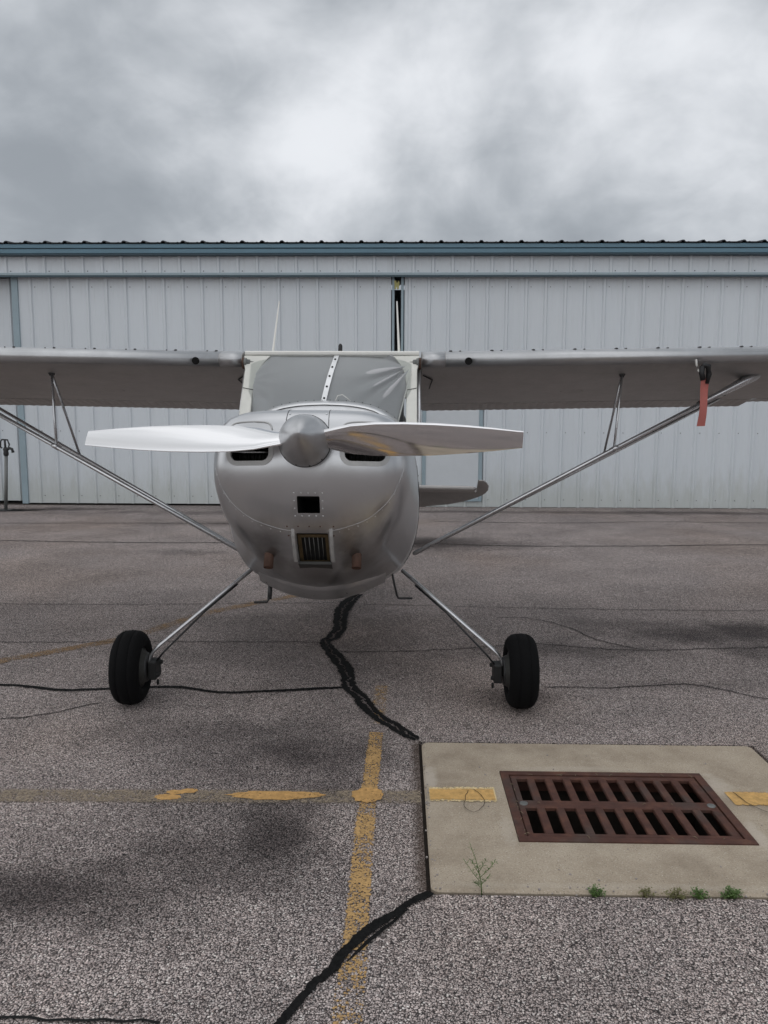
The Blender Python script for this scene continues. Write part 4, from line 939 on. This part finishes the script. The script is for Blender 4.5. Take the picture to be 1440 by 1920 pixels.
# ------------------------------------------------------------------ tail
def surf_panel(name, outline2, t, mat, vertical=False):
    """thin aerofoil-like slab from an outline (span, chord) in body axes"""
    lo_, hi_ = [], []
    n = len(outline2); cx_ = sum(p[0] for p in outline2) / n; cy_ = sum(p[1] for p in outline2) / n
    rings = []
    for q, zz in ((.96, t), (1, t * .35), (1, -t * .35), (.96, -t)):
        rings.append([((cx_ + (a - cx_) * q), (cy_ + (b - cy_) * q), zz) for a, b in outline2])
    f_ = (lambda a, b, c: B(c, b, a)) if vertical else (lambda a, b, c: B(a, b, .335 + c))
    return MB().loft([[f_(*p) for p in r_] for r_ in rings], True, (True, True), False).build(name, mat, plane)
for s1 in (-1, 1):
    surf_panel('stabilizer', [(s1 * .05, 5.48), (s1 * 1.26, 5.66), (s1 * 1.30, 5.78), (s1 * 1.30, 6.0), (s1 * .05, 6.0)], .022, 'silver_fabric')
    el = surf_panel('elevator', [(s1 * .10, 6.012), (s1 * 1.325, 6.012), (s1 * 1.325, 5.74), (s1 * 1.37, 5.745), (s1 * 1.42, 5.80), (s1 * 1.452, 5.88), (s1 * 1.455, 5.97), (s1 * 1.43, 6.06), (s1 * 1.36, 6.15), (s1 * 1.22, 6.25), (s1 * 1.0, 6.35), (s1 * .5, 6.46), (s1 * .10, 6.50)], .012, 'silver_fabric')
    hp = B(0, 6.0, .335) - PO; mt = Matrix.Translation(hp) @ Matrix.Rotation(R(-23), 4, 'X') @ Matrix.Translation(-hp); el.data.transform(mt)
surf_panel('fin', [(.15, 5.0), (.45, 5.35), (.95, 5.72), (1.15, 5.82), (1.18, 6.0), (.15, 6.0)], .025, 'silver_fabric', True)
surf_panel('rudder', [(.12, 6.012), (1.19, 6.012), (1.19, 6.12), (1.0, 6.34), (.6, 6.44), (.12, 6.34)], .018, 'silver_fabric', True)
# antennas and beacon on the roof
for xx, dx in ((-.412, .045), (.396, -.018)):
    MB().tube([B(xx, 1.6, .73), B(xx, 1.6, .755), B(xx + dx * .15, 1.6, .81), B(xx + dx, 1.58, 1.128)], [.020, .017, .008, .004], 10).build('antenna', 'white_trim', plane)
MB().lathe(B(.03, 1.5, .735), UP, [(0, .010), (.04, .009), (.05, .013), (.085, .013), (.097, .006)], 12).build('roof_probe', 'black_plastic', plane)

# ------------------------------------------------------------------ propeller
prop = MB().lathe(B(0, 0, 0), AFT, [(-.04, .05), (-.04, .075), (.06, .075), (.125, .06)], 24).build('propeller', 'bare_alloy', plane)
sp = [(a, b * 1.11) for a, b in [(-.172, .0005), (-.170, .007), (-.160, .020), (-.14, .036), (-.11, .055), (-.07, .075), (-.03, .089), (.01, .0965), (.045, .1005), (.05, .101), (.05, .097)]]
spin = MB().lathe(B(0, 0, 0), AFT, sp, 64).build('spinner', 'spinner_paint', prop)
MB().lathe(B(0, 0, 0), AFT, [(.046, .1135), (.052, .1145), (.056, .1135), (.062, .09)], 64).build('spinner_edge', 'dark_steel', prop)
mb = MB()
for k in range(12):
    a = 6.28318 * (k + .4) / 12; p = B(.1105 * math.cos(a), .035, .1105 * math.sin(a)); mb.lathe(p, Bv(math.cos(a), 0, math.sin(a)), [(-.001, .0045), (.002, .003)], 8)
stuff(mb.build('spinner_screws', 'dark_steel', prop))
def blade(s1):
    st_ = []; Rr = .914
    tab = [(.085, .095, 40, .034), (.13, .118, 39, .030), (.20, .143, 34, .025), (.30, .151, 28, .021), (.42, .147, 24, .018), (.55, .136, 21, .015), (.68, .117, 18.5, .012), (.80, .094, 17, .009), (.895, .072, 16, .007), (.914, .069, 16, .0055)]
    for r, c, be, th in tab:
        th *= .75; be += 10; c *= 1.06; be = R(be); d = Vector((0, -math.sin(be), math.cos(be))); n_ = Vector((0, -math.cos(be), -math.sin(be)))
        sec_ = []
        for u, h in ((.5, 0), (.485, .30), (.44, .58), (.36, .82), (.22, .98), (.05, 1.0), (-.15, .86), (-.33, .55), (-.45, .22), (-.5, .02), (-.5, -.02), (-.35, -.05), (-.1, -.08), (.2, -.10), (.42, -.10), (.49, -.08)):
            p = d * (u * c) + n_ * (h * th * .8); sec_.append(B(s1 * r, p.y, p.z * s1))
        st_.append(sec_)
    return MB().loft(st_, True, (True, True)).build('blade', 'polished_blade', prop)
for s1 in (1, -1):
    b_ = blade(s1)
    try: b_.data.set_sharp_from_angle(angle=R(50))
    except Exception: pass

# ------------------------------------------------------------------ pitot tube with its streamer
pit0 = B(2.145, 1.27, lower_z(2.145, 1.27)); pc_ = pit0 + Vector((.006, -.03, -.078))
MB().tube([pit0 + Vector((-.022, 0, .012)), pit0 + Vector((-.017, 0, -.03)), pit0 + Vector((-.006, -.005, -.06)), pc_], .0065, 8).build('pitot_tube', 'white_trim', plane)
rib = thing('pitot_streamer', pc_, 'faded red fabric streamer hanging from a black clip under the right wing', 'streamer')
cl = MB(); cl.tube([pc_ + Vector((.0, 0, .035)), pc_ + Vector((.012, 0, .045)), pc_ + Vector((.035, 0, .04)), pc_ + Vector((.04, 0, -.005)), pc_ + Vector((.03, -.004, -.06))], [.014, .017, .018, .017, .010], 10)
cl.tube([pc_ + Vector((.0, 0, .04)), pc_ + Vector((-.002, 0, .0)), pc_ + Vector((.008, 0, -.04))], .016, 10); cl.build('clip', 'black_plastic', rib)
fr_ = MB(); n = 24; vs = []; fs = []
for k in range(n + 1):
    t = k / n; c = pc_ + Vector((.018 - .010 * t * t, -.006 + .006 * math.sin(t * 7), -.03 - .275 * t)); tw_ = .25 * math.sin(t * 3); w_ = .0245
    a = Vector((math.cos(tw_), math.sin(tw_), .04)) * w_
    q = Vector((0, .0008, 0)); vs += [c - a, c + a, c + a + q, c - a + q]
    if k: o = 4 * k; fs += [(o - 4 + i, o - 4 + (i + 1) % 4, o + (i + 1) % 4, o + i) for i in range(4)]
fs += [(0, 1, 2, 3), (4 * n, 4 * n + 1, 4 * n + 2, 4 * n + 3)]
fr_.add(vs, fs).build('ribbon', 'ribbon_red', rib)

# ------------------------------------------------------------------ weeds
def leafq(mb, p, d, l, w, droop=.3):
    d = d.normalized(); s1 = d.cross(Vector((0, 0, 1))); s1 = s1.normalized() if s1.length > .05 else Vector((1, 0, 0))
    m_ = p + d * l * .5; e_ = p + d * l + Vector((0, 0, -droop * l)); nrm = s1.cross(d).normalized() * .0006
    vs = [p, m_ + s1 * w, e_, m_ - s1 * w, m_ + nrm]; mb.add(vs, [(0, 1, 4), (1, 2, 4), (2, 3, 4), (3, 0, 4)])
def tall_weed(x, y):
    t = thing('weed', (x, y, 0), 'tall spindly weed growing at the near edge of the concrete slab', 'weed'); r = random.Random(3)
    st_ = MB(); lf = MB(); q_ = .82
    main = [Vector((x, y, -.01)), Vector((x - .003, y + .006, .04)), Vector((x - .012, y + .015, .085)), Vector((x - .026, y + .02, .135)), Vector((x - .042, y + .025, .175))]
    st_.tube(main, [.0022, .002, .0016, .0012, .0006], 6)
    brs = [main]
    for z, dx, dz in ((.045, -.055, .075), (.06, .058, .062), (.03, .03, .03), (.075, -.03, .055), (.085, .025, .045), (.022, -.022, .02)):
        b0 = Vector((x - .003 - z * .1, y + .006, z)); b = [b0, b0 + Vector((dx * .5, .004, dz * .45)), b0 + Vector((dx, .006, dz))]
        st_.tube(b, [.0013, .001, .0005], 5); brs.append(b)
    for b in brs:
        Q = crom(b, 12)
        for q in Q[2:]:
            for k in range(2):
                a = r.uniform(0, 6.28); leafq(lf, q, Vector((math.cos(a), math.sin(a) * .6, r.uniform(.1, 1.0))), r.uniform(.010, .024), r.uniform(.0012, .0024), .1)
    for mb_ in (st_, lf): mb_.v = [Vector((x, y, 0)) + (p - Vector((x, y, 0))) * q_ for p in mb_.v]
    st_.build('stem', 'leaf_green', t); stuff(lf.build('leaves', 'leaf_green', t))
tall_weed(.264, 2.262)
def tuft(x, y, rx, h, n, label, mat):
    t = thing('weed', (x, y, 0), label, 'weed', 'low weeds in the joint along the slab'); r = random.Random(int(x * 999)); st_ = MB(); lf = MB()
    for k in range(n):
        a = r.uniform(0, 6.28); q = r.random() ** .6; e_ = Vector((x + math.cos(a) * rx * q, y + math.sin(a) * rx * .5 * q + .004, r.uniform(.25, 1) * h * (1.15 - q * .6)))
        st_.tube([Vector((x + math.cos(a) * rx * q * .4, y, -.012)), Vector((x, y, 0)).lerp(e_, .6) + Vector((0, 0, .004)), e_], [.0009, .0008, .0004], 4)
        for m_ in range(5):
            b = r.uniform(0, 6.28); leafq(lf, e_ + Vector((r.uniform(-.007, .007), r.uniform(-.005, .005), r.uniform(-.008, .004))), Vector((math.cos(b), math.sin(b), r.uniform(-.1, .8))), r.uniform(.005, .011), r.uniform(.0018, .0034), .2)
    st_.build('stem', mat, t); stuff(lf.build('leaves', mat, t))
tuft(.618, 2.258, .030, .030, 34, 'low dark green weed tuft left of the other tufts along the slab edge', 'leaf_green')
tuft(.775, 2.258, .034, .030, 16, 'sparse yellowing weed tuft along the slab edge', 'leaf_pale')
tuft(.868, 2.254, .038, .030, 26, 'thin weed tuft between the yellowing tuft and the greener ones', 'leaf_pale')
tuft(.940, 2.254, .028, .036, 30, 'upright green weed tuft second from the right along slab edge', 'leaf_green')
tuft(1.041, 2.258, .030, .036, 46, 'dense bright green weed tuft rightmost along the slab edge', 'leaf_green')
